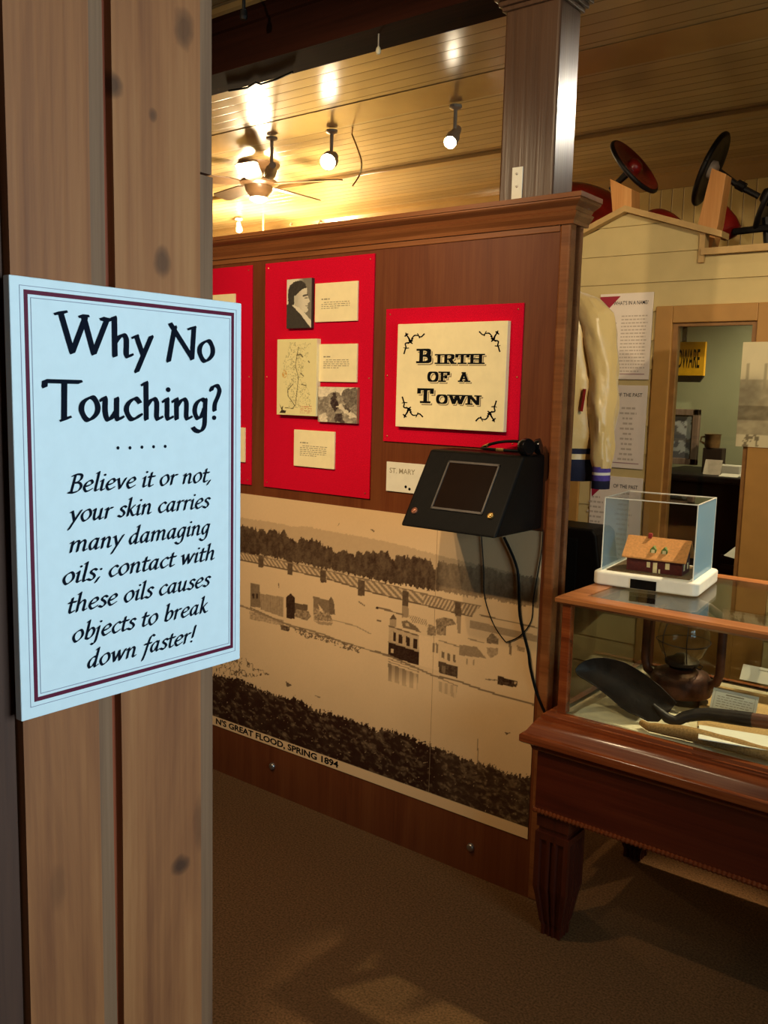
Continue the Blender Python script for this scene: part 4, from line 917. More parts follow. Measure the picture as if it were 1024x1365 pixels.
sv = thing('shovel', 'black iron shovel with curved blade propped inside the display case', 'shovel', tuple(sp_p))
obj('blade', MB().grid(P), M['iron'], sv, smooth=True, solid=.004)
sk = [sp3(*zS(700, 600)), sp3(*zS(860, 690)), sp3(*zS(960, 745))]
zH = lambda x, y: (740+x/3.606, 780+y/3.606)
pth = [sp3(*zH(470, 575)), sp3(*zH(540, 640)), sp3(*zH(580, 655)), sp3(*zH(620, 635)), sp3(*zH(680, 622)), sp3(*zH(740, 620))]
hz = [onP(740+740/3.606, 780+620/3.606, sp_p, sp_n)]
far = Vector(pth[-1]); d_ = onY(740+950/3.606, 780+648/3.606, far.y+.005)-far
rs = [.006, .014, .015, .0155, .017, .018]
pp = pth+[far+d_*.5, far+d_]
obj('socket', MB().tube(pp, rs+[.019, .0195], 14), M['iron'], sv, smooth=True)
obj('handle', MB().tube([far+d_, far+d_*2, far+d_*3.4], .0185, 14), wood('worn_ash', S(70, 34, 18), S(92, 48, 26), S(112, 62, 36), grain='X', freq=20, rough=0.5), sv, smooth=True)
# rolled burlap: a thick fold along the front and a mound at the back
rb = [(.0, 0)]
roll = [onZ(*q, .688) for q in ((856, 961), (872, 973), (905, 983), (950, 989), (1000, 1001), (1060, 1014))]
roll += [roll[-1]+(roll[-1]-roll[-2])*1.6]
sr = [.009, .013, .017, .018, .017, .017, .017]; pr = []; rr_ = []
for k in range(len(roll)-1):
    for j in range(8):
        q = roll[k].lerp(roll[k+1], j/8); r_ = (sr[k]+(sr[k+1]-sr[k])*j/8)*(1+.18*mnoise.noise(Vector((k+j/8, 3.3, 1))))
        pr.append((q.x, max(q.y+.003*mnoise.noise(Vector((k+j/8, 7.7, 1))), 2.2475+r_+.002), FZ+.012+r_)); rr_.append(r_)
bu = thing('burlap_sack', 'folded brown burlap cloth under the shovel in the case', 'cloth', (pr[10][0], pr[10][1], FZ))
obj('rolled_edge', MB().tube(pr, rr_, 14), M['burlap'], bu, smooth=True)
A_ = [(-.775, 2.405), (.0, 2.405), (.05, 2.80), (-.90, 2.80)]
n_ = 50; P = []
for i in range(n_+1):
    row = []
    for j in range(n_+1):
        u, v = i/n_, j/n_
        x = (A_[0][0]*(1-u)+A_[1][0]*u)*(1-v)+(A_[3][0]*(1-u)+A_[2][0]*u)*v; y = (A_[0][1]*(1-u)+A_[1][1]*u)*(1-v)+(A_[3][1]*(1-u)+A_[2][1]*u)*v
        hz_ = .05*math.exp(-((x+.50)/.11)**2-((y-2.70)/.08)**2)
        z = FZ+.004+hz_+.007*min(1, max(0, (y-2.44)/.05))*(mnoise.noise(Vector((x*9, y*9, 4)))+.5)
        row.append((x+.01*mnoise.noise(Vector((y*12, 1, 1))), y+.01*mnoise.noise(Vector((x*12, 5, 1))), z))
    P.append(row)
obj('spread', MB().grid(P), plain('burlap_light', S(196, 160, 108), rough=0.95, spec=0.05, var=0.10, vscale=240, bump=0.4, bscale=500), bu, smooth=True, solid=.003)

# barn lantern
ly = 2.60; lc = onY(908, 900, ly); LZ = FZ+.026
la = thing('barn_lantern', 'rusty oil lantern with clear round globe behind the shovel', 'lantern', (lc.x, ly, LZ))
M['rust'] = plain('rusty_tin', S(70, 38, 22), rough=0.5, metal=0.4, var=0.3, vscale=30, bump=0.2, bscale=80)
obj('fuel_tank', MB().lathe([(.0, 0), (.088, 0), (.090, .006), (.088, .012), (.086, .045), (.078, .060), (.055, .070), (.03, .074), (.0, .074)], (lc.x, ly, LZ), (0, 0, 1), 32), M['rust'], la, smooth=True)
obj('burner', MB().lathe([(.03, .07), (.034, .08), (.048, .086), (.050, .096), (.044, .100), (.03, .104), (.018, .115), (.0, .116)], (lc.x, ly, LZ), (0, 0, 1), 24), M['iron'], la, smooth=True)
obj('globe', MB().lathe([(.040, .100), (.060, .118), (.073, .150), (.074, .180), (.066, .212), (.052, .236)], (lc.x, ly, LZ), (0, 0, 1), 32), glass('lantern_globe', (0.88, 0.83, 0.70), 1.5, veil=.16, veilcol=S(150, 126, 84)), la, smooth=True)
obj('hood', MB().lathe([(.056, .234), (.062, .240), (.058, .252), (.044, .262), (.040, .285), (.0, .286)], (lc.x, ly, LZ), (0, 0, 1), 24), M['iron'], la, smooth=True)
for s_ in (-1, 1):
    e = .112; pts = [(lc.x+s_*.030, ly, LZ+.275), (lc.x+s_*.07, ly, LZ+.268), (lc.x+s_*.098, ly, LZ+.25), (lc.x+s_*e, ly, LZ+.21), (lc.x+s_*e, ly, LZ+.13), (lc.x+s_*e, ly, LZ+.075), (lc.x+s_*(e-.008), ly, LZ+.05), (lc.x+s_*(e-.03), ly, LZ+.035), (lc.x+s_*.08, ly, LZ+.032)]
    obj('side_tube', MB().tube(pts, .013, 12), M['rust'], la, smooth=True)
gm = MB()
gm.tube([(lc.x+.077*math.cos(t), ly+.077*math.sin(t), LZ+.155+.003*math.sin(2*t)) for t in [2*PI*k/24 for k in range(25)]], .0016, 6)
for s_ in (-1, 1): gm.tube([(lc.x+s_*.03, ly-.045, LZ+.10), (lc.x+s_*.035, ly-.071, LZ+.15), (lc.x+s_*.035, ly-.071, LZ+.18), (lc.x+s_*.03, ly-.045, LZ+.235)], .0016, 6)
obj('wire_guard', gm, M['iron'], la)
lv = MB().tube([(lc.x+.05, ly-.04, LZ+.095), (lc.x+.075, ly-.06, LZ+.097), (lc.x+.082, ly-.062, LZ+.108), (lc.x+.07, ly-.058, LZ+.11)], .002, 6); obj('wick_lever', lv, M['iron'], la)

# cards in the case
def case_card(name, label, pts_px, z_or_tilt, lines, title, y0, lean, mat=M['white'], bordered=True):
    """standing label: bottom edge on y0, leaning back"""
    (xa, ya), (xb, yb) = pts_px[0], pts_px[1]; A = onY(xa, ya, y0); B = onY(xb, yb, y0); w_ = B.x-A.x; h_ = pts_px[2]
    t = thing(name, label, 'card', ((A.x+B.x)/2, y0, A.z)); rz = 0
    up_ = Vector((0, math.sin(lean), math.cos(lean))); nn = Vector((0, -math.cos(lean), math.sin(lean))); O = Vector((A.x, y0, A.z))
    f3 = lambda u, v, d=0: O+Vector((u, 0, 0))+up_*v+nn*d
    m = MB().hexa([f3(0, 0, -.002), f3(w_, 0, -.002), f3(w_, h_, -.002), f3(0, h_, -.002), f3(0, 0, 0), f3(w_, 0, 0), f3(w_, h_, 0), f3(0, h_, 0)]); obj('card', m, mat, t)
    m = MB()
    q = lambda a, b, c, d: m.add([f3(a, b, .0005), f3(c, b, .0005), f3(c, d, .0005), f3(a, d, .0005)], [(0, 1, 2, 3)])
    if bordered:
        e = .007; k_ = .0008
        q(e, e, w_-e, e+k_); q(e, h_-e-k_, w_-e, h_-e); q(e, e, e+k_, h_-e); q(w_-e-k_, e, w_-e, h_-e)
    q(w_*.3, h_*.80, w_*.7, h_*.84)
    for k in range(lines):
        x = w_*.12; v = h_*.72-k*h_*.09
        while x < w_*.86:
            l_ = random.uniform(.004, .012); q(x, v, min(x+l_, w_*.9), v+.0015); x += l_+.003
    obj('card_text', m, M['greyink'], t)
c0 = onY(942, 952, 2.55)
case_card('label_card', 'white bordered label standing behind the shovel handle', ((944, 952), (1005, 960), .076), 0, 5, True, 2.45, .45)
q4 = [onZ(*p, .702) for p in ((931, 985), (1075, 1010), (1075, 990), (932, 967))]
m = MB().hexa([tuple(v) for v in q4]+[(v.x, v.y, v.z+.002) for v in q4]); tag(obj('label_sheet', m, M['white']), 'long white label sheet lying in front of the shovel handle', 'card')
case_card('paper_slip', 'white paper slip near the back glass of the case', ((986, 905), (1060, 920), .05), 0, 0, False, 2.80, .6, bordered=False)

# ------------------------------------------------------------------ acrylic box with the model house on the case
ZT = 1.0055
A3, B3, C3 = onZ(789, 778, ZT), onZ(930, 797, ZT), onZ(966, 776, ZT)
ux = (B3-A3).normalized(); uy = Vector((-ux.y, ux.x, 0)); BW = (B3-A3).length; BD = (C3-B3).dot(uy)
def loc3(u, v, z): return A3+ux*u+uy*v+Vector((0, 0, z))
def lbox(mb, u0, u1, v0, v1, z0, z1): return mb.hexa([loc3(u0, v0, z0), loc3(u1, v0, z0), loc3(u1, v1, z0), loc3(u0, v1, z0), loc3(u0, v0, z1), loc3(u1, v0, z1), loc3(u1, v1, z1), loc3(u0, v1, z1)])
ab = thing('acrylic_showcase', 'clear acrylic box on a white base, holding the model house', 'showcase', tuple(loc3(BW/2, BD/2, 0)))
def rrect(u0, u1, v0, v1, r, n=5):
    out = []
    for cu, cv, a0 in ((u1-r, v0+r, -PI/2), (u1-r, v1-r, 0), (u0+r, v1-r, PI/2), (u0+r, v0+r, PI)):
        for k in range(n+1): t = a0+PI/2*k/n; out.append((cu+r*math.cos(t), cv+r*math.sin(t)))
    return out
BH = .040
bm2 = MB().prism(rrect(0, BW, 0, BD, .022), lambda p: loc3(p[0], p[1], 0), lambda p: loc3(p[0], p[1], BH)); obj('base', bm2, M['white'], ab, bevel=0.007, seg=3)
npx = MB(); lbox(npx, BW*.375, BW*.62, -.0022, -.0004, .003, .030); npo = obj('name_plate', npx, M['black'], ab); npo['label'] = 'small black name plate'
e1 = .020; AH = .215; th = .004
M['acrylic'] = glass('acrylic', (0.97, 0.98, 0.98), 1.35)
M['acrylicblue'] = glass('acrylic_blue_reflection', (0.9, 0.96, 1.0), 1.35, veil=.50, veilcol=S(170, 214, 236))  # pale blue reflection on the side pane, put into its colour
M['acrylicblue2'] = glass('acrylic_blue_reflection_faint', (0.9, 0.96, 1.0), 1.35, veil=.30, veilcol=S(176, 212, 230))  # fainter bluish reflection for the other side, also put in as colour
M['acredge'] = plain('acrylic_edge', S(236, 232, 214), rough=0.2, spec=0.5, var=0.0)
u0, u1, v0, v1 = e1, BW-e1, e1, BD-e1; z0, z1 = BH+.0005, BH+AH
for nm, a, mt in (('cover_front', (u0, u1, v0, v0+.001), M['acrylic']), ('cover_back', (u0, u1, v1-.001, v1), M['acrylic']), ('cover_side', (u0, u0+.001, v0, v1), M['acrylicblue2']), ('cover_side', (u1-.001, u1, v0, v1), M['acrylicblue'])):
    m = MB(); lbox(m, *a, z0, z1); obj(nm, m, mt, ab)
m = MB(); lbox(m, u0, u1, v0, v1, z1, z1+.001); obj('cover_top', m, M['acrylic'], ab)
m = MB(); s_ = .0026
for u, v in ((u0, v0), (u1, v0), (u0, v1), (u1, v1)): lbox(m, u-s_/2, u+s_/2, v-s_/2, v+s_/2, z0, z1+s_)
for v in (v0, v1): lbox(m, u0, u1, v-s_/2, v+s_/2, z1, z1+s_)
for u in (u0, u1): lbox(m, u-s_/2, u+s_/2, v0, v1, z1, z1+s_)
obj('cover_edge', m, M['acredge'], ab)
gr = MB(); lbox(gr, u0+.012, u1-.012, v0+.012, v1-.012, BH, BH+.003); obj('ground_mat', gr, plain('brown_flock', S(104, 84, 54), rough=0.95, var=0.2, vscale=200, bump=0.4), ab)
# the house
hu0, hu1 = BW*.27, BW*.80; hv0, hv1 = BD*.22, BD*.54; hz0 = BH+.0035; eave = .050; ridge = .094; ov = .012
mh = thing('model_house', 'small red model farmhouse with orange roof inside the acrylic box', 'model house', tuple(loc3((hu0+hu1)/2, (hv0+hv1)/2, hz0)))
vm = (hv0+hv1)/2; m = MB()
m.prism([(hv0, hz0), (hv1, hz0), (hv1, hz0+eave), (vm, hz0+ridge-.004), (hv0, hz0+eave)], lambda p: loc3(hu0, p[0], p[1]), lambda p: loc3(hu1, p[0], p[1]))
obj('walls', m, plain('dark_red_clapboard', S(84, 26, 18), rough=0.7, var=0.12, vscale=120), mh)
sl = (ridge-eave)/(vm-hv0); m = MB()
for sgn in (-1, 1):
    ve = vm+sgn*(vm-hv0+ov); ze = hz0+ridge-sl*(vm-hv0+ov)
    m.hexa([loc3(hu0-ov, vm, hz0+ridge), loc3(hu1+ov, vm, hz0+ridge), loc3(hu1+ov, ve, ze), loc3(hu0-ov, ve, ze), loc3(hu0-ov, vm, hz0+ridge+.004), loc3(hu1+ov, vm, hz0+ridge+.004), loc3(hu1+ov, ve, ze+.004), loc3(hu0-ov, ve, ze+.004)])
obj('roof', m, plain('orange_shingle', S(206, 142, 78), rough=0.8, var=0.08, vscale=150), mh)
m = MB(); uc = hu0+(hu1-hu0)*.33; lbox(m, uc-.005, uc+.005, vm-.005, vm+.005, hz0+ridge-.002, hz0+ridge+.014); obj('chimney', m, plain('brick_red', S(150, 44, 40), rough=0.8), mh)
M['modelcream'] = plain('model_cream', S(226, 206, 150), rough=0.7); M['modelgreen'] = plain('model_green', S(96, 116, 52), rough=0.7)
for fu in (.46, .66):
    uc = hu0+(hu1-hu0)*fu; vf = hv0+.004; zb_ = hz0+eave+.003
    m = MB().prism([(-.0085, 0), (.0085, 0), (.0085, .014), (0, .024), (-.0085, .014)], lambda p: loc3(uc+p[0], vf, zb_+p[1]), lambda p: loc3(uc+p[0], vf+.02, zb_+p[1])); dm_ = obj('dormer', m, M['modelgreen'], mh)
    m = MB(); lbox(m, uc-.005, uc+.005, vf-.001, vf, zb_+.002, zb_+.014); obj('dormer_window', m, M['modelcream'], dm_)
    m = MB(); lbox(m, uc-.010, uc+.010, vf-.004, vf+.003, zb_-.002, zb_+.001); obj('sill', m, M['modelcream'], dm_)
for fu, hw, zz0, zz1, nm in ((.52, .006, .0, .03, 'door'), (.40, .005, .014, .030, 'window'), (.74, .006, .014, .032, 'window'), (.60, .0025, .0, .012, 'step')):
    uc = hu0+(hu1-hu0)*fu; m = MB(); lbox(m, uc-hw, uc+hw, hv0-.0012, hv0-.0001, hz0+zz0, hz0+zz1); obj(nm, m, M['modelcream'], mh)
for fv, zz0, zz1 in ((.25, .012, .03), (.7, .012, .03), (.5, .05, .068)):
    vc = hv0+(hv1-hv0)*fv; m = MB(); lbox(m, hu1+.0001, hu1+.0012, vc-.006, vc+.006, hz0+zz0, hz0+zz1); obj('window', m, M['modelcream'], mh)

# ------------------------------------------------------------------ mock shopfront behind
FYF = 4.0
sf = thing('shopfront', 'cream clapboard mock shopfront with gable and tan framed window', 'shopfront', (-1.6, FYF, 0))
def fz(x, y): p = onY(x, y, FYF); return p.x, p.z
wx0, wz1 = fz(878, 409); ix0, iz1 = fz(899, 431); ix1, _ = fz(1012, 428); izb = .78
wx1 = ix1+.125; pk = fz(838, 284); lx, lz = fz(937, 341); rx_, _ = fz(937, 325)
SXL, SXR = -4.6, 1.2
# outline above the siding (left eave runs down to the left)
eave_l = (pk[0]-.62, pk[1]-.25); gr_r = (lx, pk[1]-(lx-pk[0])*.335)
class SidingMat: pass
def clap():
    """cream clapboards, each with its overlap, cut around the window and the gable"""
    m = MB(); pitch = .128; z = 0.02; k = 0
    while z < pk[1]:
        za, zb_ = z, z+pitch
        def topx_(x):
            if x < eave_l[0]: return eave_l[1]
            if x < pk[0]: return eave_l[1]+(x-eave_l[0])*(pk[1]-eave_l[1])/(pk[0]-eave_l[0])
            if x < lx: return pk[1]-(x-pk[0])*(pk[1]-gr_r[1])/(lx-pk[0])
            return lz
        cuts = sorted(set([SXL, eave_l[0], pk[0], lx, lx+1e-4, SXR, wx0+.02, wx1-.02]+[SXL+(SXR-SXL)*q/60 for q in range(61)]))
        for a, b in zip(cuts[:-1], cuts[1:]):
            mid = (a+b)/2
            if wx0+.02 < mid < wx1-.02 and izb-.08 < (za+zb_)/2 < wz1-.02: continue
            ta, tb_ = min(zb_, topx_(a if a != lx else lx)), min(zb_, topx_(b-1e-6))
            if mid > lx: ta = tb_ = min(zb_, lz)
            if ta <= za+.001 and tb_ <= za+.001: continue
            ta, tb_ = max(ta, za), max(tb_, za)
            y0a = FYF-.010
            m.hexa([(a, y0a, za), (b, y0a, za), (b, FYF+.01, za), (a, FYF+.01, za), (a, FYF-.002, ta), (b, FYF-.002, tb_), (b, FYF+.01, tb_), (a, FYF+.01, ta)])
        z += pitch
    return m
obj('siding', clap(), M['siding'], sf)
M['buff'] = plain('buff_trim', S(186, 152, 96), rough=0.5, var=0.04)
def strip2(a, b, h, y0, y1): return MB().prismY([a, b, (b[0], b[1]+h), (a[0], a[1]+h)], y0, y1)
obj('gable_trim', strip2(eave_l, pk, .026, FYF-.045, FYF+.05), M['buff'], sf); obj('gable_trim', strip2(pk, (lx+.09, pk[1]-(lx+.09-pk[0])*.335), .026, FYF-.045, FYF+.05), M['buff'], sf)
obj('parapet_trim', MB().box(lx, SXR, FYF-.03, FYF+.05, lz, lz+.028), M['buff'], sf)
obj('return_trim', MB().box(lx-.012, lx+.012, FYF-.02, FYF+.03, lz-.03, gr_r[1]), M['buff'], sf)
obj('roof_deck', MB().box(-3.6, SXR, FYF+.055, 5.2, lz-.05, lz-.03), plain('deck_board', S(120, 90, 54), rough=0.8), sf)
# window casing
cs = MB(); cs.box(wx0, ix0, FYF-.025, FYF+.06, .0, wz1); cs.box(ix1, wx1, FYF-.025, FYF+.06, .0, wz1); cs.box(ix0, ix1, FYF-.025, FYF+.06, iz1, wz1); cs.box(ix0, ix1, FYF-.025, FYF+.06, .0, izb)
obj('window_casing', cs, M['tan'], sf, bevel=0.003)
cs = MB(); cs.box(ix0, ix0+.022, FYF-.01, FYF+.03, izb, iz1); cs.box(ix1-.022, ix1, FYF-.01, FYF+.03, izb, iz1); cs.box(ix0+.022, ix1-.022, FYF-.01, FYF+.03, iz1-.015, iz1); obj('window_stop', cs, plain('tan_dark', S(140, 98, 50), rough=0.5), sf)
obj('pane', MB().box(ix0+.022, ix1-.022, FYF+.006, FYF+.010, izb, iz1-.015), glass('shop_glass', (0.93, 0.97, 0.95)), sf)
xa, _ = fz(774, 660); obj('door_casing', MB().box(xa-.12, xa, FYF-.03, FYF-.011, 0, 1.34), M['tan'], sf, bevel=0.003)
# painted letters on the inside of the display
# ---- display room behind the window
M['greenwall'] = plain('pale_green_wall', S(176, 176, 140), rough=0.8, var=0.05, vscale=4)
wd_ = MB(); wd_.box(-2.6, .3, 4.92, 4.96, 0, lz-.05); wd_.box(-2.64, -2.6, FYF+.06, 4.96, 0, lz-.05); wd_.box(.3, .34, FYF+.06, 4.96, 0, lz-.05); struct('wall_display', wd_, M['greenwall'])
# hardware sign
hy = 4.32; a = onY(896, 456, hy); b = onY(938, 501, hy)
hw = thing('hardware_sign', 'yellow hanging sign with black hardware lettering inside the shop window', 'sign', ((a.x+b.x)/2-.1, hy, b.z))
obj('board', MB().box(b.x-.30, b.x, hy, hy+.02, b.z, a.z), plain('yellow_sign_paint', S(226, 166, 24), rough=0.5, var=0.05), hw, bevel=0.002)
f, wd = font_polys('HARDWARE', .012); hh = a.z-b.z; m = MB(); xe = onY(933, 480, hy).x
k = .165/wd; put(m, f, lambda q: (xe-.165+q[0]*k, hy-.0008, b.z+hh*.24+q[1]*hh*.56/.72)); obj('lettering', m, M['ink'], hw)
obj('hanger_bracket', MB().prismY([(b.x-.30, b.z-.03), (b.x-.02, b.z-.03), (b.x-.002, b.z-.004), (b.x-.002, b.z), (b.x-.30, b.z)], hy+.002, hy+.018), M['blackmetal'], hw)
c = onY(913, 440, hy); obj('chain', MB().box(c.x-.012, c.x+.008, hy+.005, hy+.015, a.z, lz-.0505), M['blackmetal'], hw)
# framed picture
fy_ = 4.5; a = onY(903, 545, fy_); b = onY(929, 620, fy_)
fp = thing('framed_picture', 'weathered framed print standing on the dark counter in the window', 'picture', (b.x-.2, fy_, b.z))
m = MB()
for q in ((b.x-.46, b.x, b.z, b.z+.03), (b.x-.46, b.x, a.z-.03, a.z), (b.x-.46, b.x-.43, b.z, a.z), (b.x-.03, b.x, b.z, a.z)): m.box(q[0], q[1], fy_-.02, fy_+.012, q[2], q[3])
obj('frame', m, wood('grey_frame', S(96, 74, 62), S(122, 98, 84), S(150, 126, 110), freq=30, rough=0.6), fp, bevel=0.002)
def sketch(PX_, PY_, X, Z):
    t = .75+.3*(fbm(X*22, Z*16, 3)-.5); t = np.where((np.abs(X-(b.x-.11)) < .07) & (np.abs(Z-(a.z+b.z)/2) < .12) & (fbm(X*30, Z*30, 8) > .47), .25, t); return toned(t, S(70, 64, 70), S(196, 196, 196))
picture('print', b.x-.43, b.x-.03, fy_-.002, b.z+.03, a.z-.03, .006, sketch, M['print'], fp)
# black counter
ct_z = onY(960, 632, 4.4).z; cx0_, cx1_ = -1.72, -.80
ct = thing('black_counter', 'black cast iron stove-like counter behind the shop window glass', 'counter', ((cx0_+cx1_)/2, 4.5, 0))
obj('top', MB().box(cx0_, cx1_, 4.22, 4.8, ct_z-.03, ct_z), M['blackmetal'], ct, bevel=0.006)
obj('body', MB().box(cx0_+.03, cx1_-.03, 4.26, 4.78, .3, ct_z-.03), M['black'], ct, bevel=0.01)
m = MB()
for k in range(7): m.box(cx0_+.40, cx1_-.10, 4.24, 4.26, .55+k*.045, .57+k*.045)
obj('grille', m, M['blackmetal'], ct)
obj('plinth', MB().box(cx0_, cx1_, 4.2, 4.8, 0, .3), plain('orange_wood_shelf', S(150, 84, 44), rough=0.6), ct)
# cup, block and cards on the counter
cyy = 4.36
def stand_card(label, x0p, x1p, ybot, h, lean, y, mat=M['white'], z=None):
    A = onY(x0p, ybot, y); B = onY(x1p, ybot, y); z = ct_z if z is None else z
    up_ = Vector((0, math.sin(lean), math.cos(lean))); O = Vector((A.x, y, z+.0005)); w_ = Vector((B.x-A.x, 0, 0)); nn = Vector((0, math.cos(lean), -math.sin(lean)))*.003
    m = MB().hexa([O, O+w_, O+w_+nn, O+nn, O+up_*h, O+w_+up_*h, O+w_+up_*h+nn, O+up_*h+nn])
    tag(obj('shop_card', m, mat), label, 'card', 'cards on the counter behind the shop window')
bx_ = onY(950, 610, 4.45)
tag(obj('dark_block', MB().box(onY(939, 610, 4.45).x, onY(965, 610, 4.45).x, 4.42, 4.48, ct_z+.0005, onY(950, 597, 4.45).z), plain('dark_wood_block', S(58, 42, 32), rough=0.6), bevel=0.003), 'dark block under the brown cup on the black counter', 'block')
zt_ = onY(950, 597, 4.45).z
cu_ = thing('brown_cup', 'brown mug with handle standing on the dark block', 'cup', (bx_.x, 4.45, zt_+.0005))
cxp = onY(950, 590, 4.45).x; M['mug'] = plain('brown_glaze', S(128, 96, 60), rough=0.4, var=0.15)
obj('body', MB().lathe([(.0, 0), (.033, 0), (.036, .01), (.037, .06), (.041, .066), (.036, .064), (.033, .01), (.0, .008)], (cxp, 4.45, zt_+.0008), (0, 0, 1), 20), M['mug'], cu_, smooth=True)
obj('handle', MB().tube([(cxp-.036, 4.45, zt_+.052), (cxp-.055, 4.45, zt_+.05), (cxp-.058, 4.45, zt_+.03), (cxp-.036, 4.45, zt_+.016)], .005, 8), M['mug'], cu_, smooth=True)
stand_card('bright white card standing against the dark block', 945, 965, 611, .05, .25, 4.405)
stand_card('pale pink card standing below the brown cup', 937, 960, 630, .075, .4, 4.33, plain('pale_card', S(206, 190, 170)))
stand_card('white card lying flat nearest the window glass', 958, 983, 634, .05, 1.35, 4.27)
stand_card('tilted white card at the right on the counter', 986, 1004, 631, .05, .5, 4.32)
px2 = onY(977, 612, 4.42)
tag(obj('white_box', MB().box(px2.x-.045, px2.x+.045, 4.39, 4.46, ct_z+.0005, ct_z+.045), M['white'], bevel=0.004), 'white display block with dark inset right of the cup', 'box')
lc2 = onY(990, 733, 4.2); tag(obj('loose_paper', MB().hexa([(lc2.x-.05, 4.10, lc2.z-.02), (lc2.x+.04, 4.10, lc2.z-.035), (lc2.x+.05, 4.19, lc2.z+.0), (lc2.x-.02, 4.19, lc2.z+.02), (lc2.x-.05, 4.102, lc2.z-.018), (lc2.x+.04, 4.102, lc2.z-.033), (lc2.x+.05, 4.192, lc2.z+.002), (lc2.x-.02, 4.192, lc2.z+.022)]), M['white']), 'loose white paper leaning on the front of the black counter', 'paper')
# sepia photograph hanging in the window
a = onY(991, 456, FYF-.03); b = onY(986, 595, FYF-.03)
def street(PX_, PY_, X, Z):
    v = (a.z-Z)/(a.z-b.z); t = .88-.08*v+.1*(fbm(X*20, Z*10, 4)-.5)
    t = np.where((v > .35) & (v < .9), .62+.35*(fbm(X*26, Z*40, 9)-.5), t)
    t = np.where((v > .6) & (v < .75), t-.22, t); t = np.where((v > .88), .85-.5*(fbm(X*30, Z*30, 6) > .62), t)
    t = np.where((v > .2) & (v < .45) & (np.abs(((X*14) % 1)-.5) < .06), .6, t); return toned(t, S(70, 56, 36), S(232, 220, 178))
sp_ = thing('street_photo', 'pale sepia street photograph fixed over the right of the shop window', 'photo', (a.x+.15, FYF-.03, b.z))
obj('backing_board', MB().box(a.x, a.x+.34, FYF-.0295, FYF-.0265, b.z, a.z), M['cream'], sp_)
picture('photo_print', a.x, a.x+.34, FYF-.0302, b.z, a.z, .006, street, M['print'], sp_)

# placards on the siding
M['placard'] = plain('placard_white', S(226, 214, 200), rough=0.5, spec=0.3, var=0.01); M['faint'] = plain('faint_text_ink', S(186, 172, 156), rough=0.6, var=0)
M['crimson'] = plain('crimson_print', S(150, 24, 50), rough=0.5, var=0)
PYF = FYF-.0105
def placard(label, xr_top, ytop, ybot, xr_bot, width, title, two_col, tri, rows, tw):
    y = PYF-.006; T = onY(xr_top, ytop, y); Bt = onY(xr_bot, ybot, y); x1 = (T.x+Bt.x)/2; x0 = x1-width; z1_, z0_ = T.z, Bt.z
    t = thing('wall_placard', label, 'placard', ((x0+x1)/2, PYF, z0_), 'white history placards on the siding')
    obj('board', MB().box(x0, x1, y, PYF, z0_, z1_), M['placard'], t, bevel=0.001)
    yy = y-.0005
    if tri: obj('corner_triangle', MB().add([(x0, yy, z1_-.012), (x0+.10, yy, z1_-.012), (x0+.008, yy, z1_-.105)], [(0, 1, 2)]), M['crimson'], t)
    f, wd = font_polys(title, .005); k = tw/wd
    lx_ = x1-.022-wd*k; m = MB(); put(m, f, lambda q: (lx_+q[0]*k, yy, z1_-.052+q[1]*.024)); obj('heading', m, M['ink'], t)
    m = MB()
    if two_col:
        txt_lines(m, x0+.11, x1-.02, z1_-.10, rows, .0155, .006, .8, 0, yy); m2 = MB(); txt_lines(m2, x0+.02, x0+.09, z1_-.13, 3, .05, .006, .8, 0, yy); obj('side_notes', m2, M['faint'], t)
    else:
        for xc in (x1-.225, x1-.085):
            m = MB()
            for k in range(rows):
                hwid = random.uniform(.02, .045); z = z1_-.10-k*.0235
                if z < z0_+.03: continue
                q = xc-hwid
                while q < xc+hwid: l_ = random.uniform(.01, .025); m.add([(q, yy, z-.009), (min(q+l_, xc+hwid), yy, z-.009), (min(q+l_, xc+hwid), yy, z), (q, yy, z)], [(0, 1, 2, 3)]); q += l_+.005
            if xc == x1-.225: obj('name_column', m, M['faint'], t)
    obj('body_text', m, M['faint'], t)
    obj('foot_rule', MB().add([(x0+.02, yy, z0_+.022), (x1-.02, yy, z0_+.022), (x1-.02, yy, z0_+.026), (x0+.02, yy, z0_+.026)], [(0, 1, 2, 3)]), plain('dusty_rose', S(160, 120, 124), var=0), t)
placard('topmost white placard beside the shoulder of the satin jacket', 871, 389, 506, 865, .255, "WHAT'S IN A NAME?", True, True, 17, .165)
placard('middle white placard beside the jacket cuff', 863, 514, 626, 857, .255, 'S OF THE PAST', False, False, 15, .14)
placard('lowest white placard, seen partly through the acrylic box', 857, 638, 756, 850, .255, 'OF THE PAST', False, True, 15, .12)

# ------------------------------------------------------------------ things on top of the shopfront
M['pine'] = wood('pine_block', S(176, 116, 58), S(204, 142, 78), S(220, 164, 98), grain='Z', freq=14, rough=0.5)
def block(label, pts, y0, y1):
    q = [onY(*p, y0) for p in pts]; zb_ = lz-.0299; m = MB()
    sh = [(v.x, v.z) for v in q]; m.prismY(sh, y0, y1)
    return tag(obj('wooden_block', m, M['pine'], bevel=0.002), label, 'block', 'pine blocks on the shopfront roof')
block('shorter pine block at the gable, beside the red wheel', [(813, 238), (842, 252), (842, 300), (818, 300)][::1], 4.12, 4.22)
block('taller pine block on the shopfront roof beside the black wheel', [(949, 224), (968, 232), (957, 300), (945, 345), (930, 345), (930, 300)], 4.12, 4.20)
M['redpaint'] = plain('old_red_paint', S(120, 20, 16), rough=0.3, spec=0.5, var=0.15, vscale=12)
pc = thing('pedal_car', 'upside-down old red toy pedal car on the shopfront roof', 'toy car', (-1.95, 4.5, lz-.03))
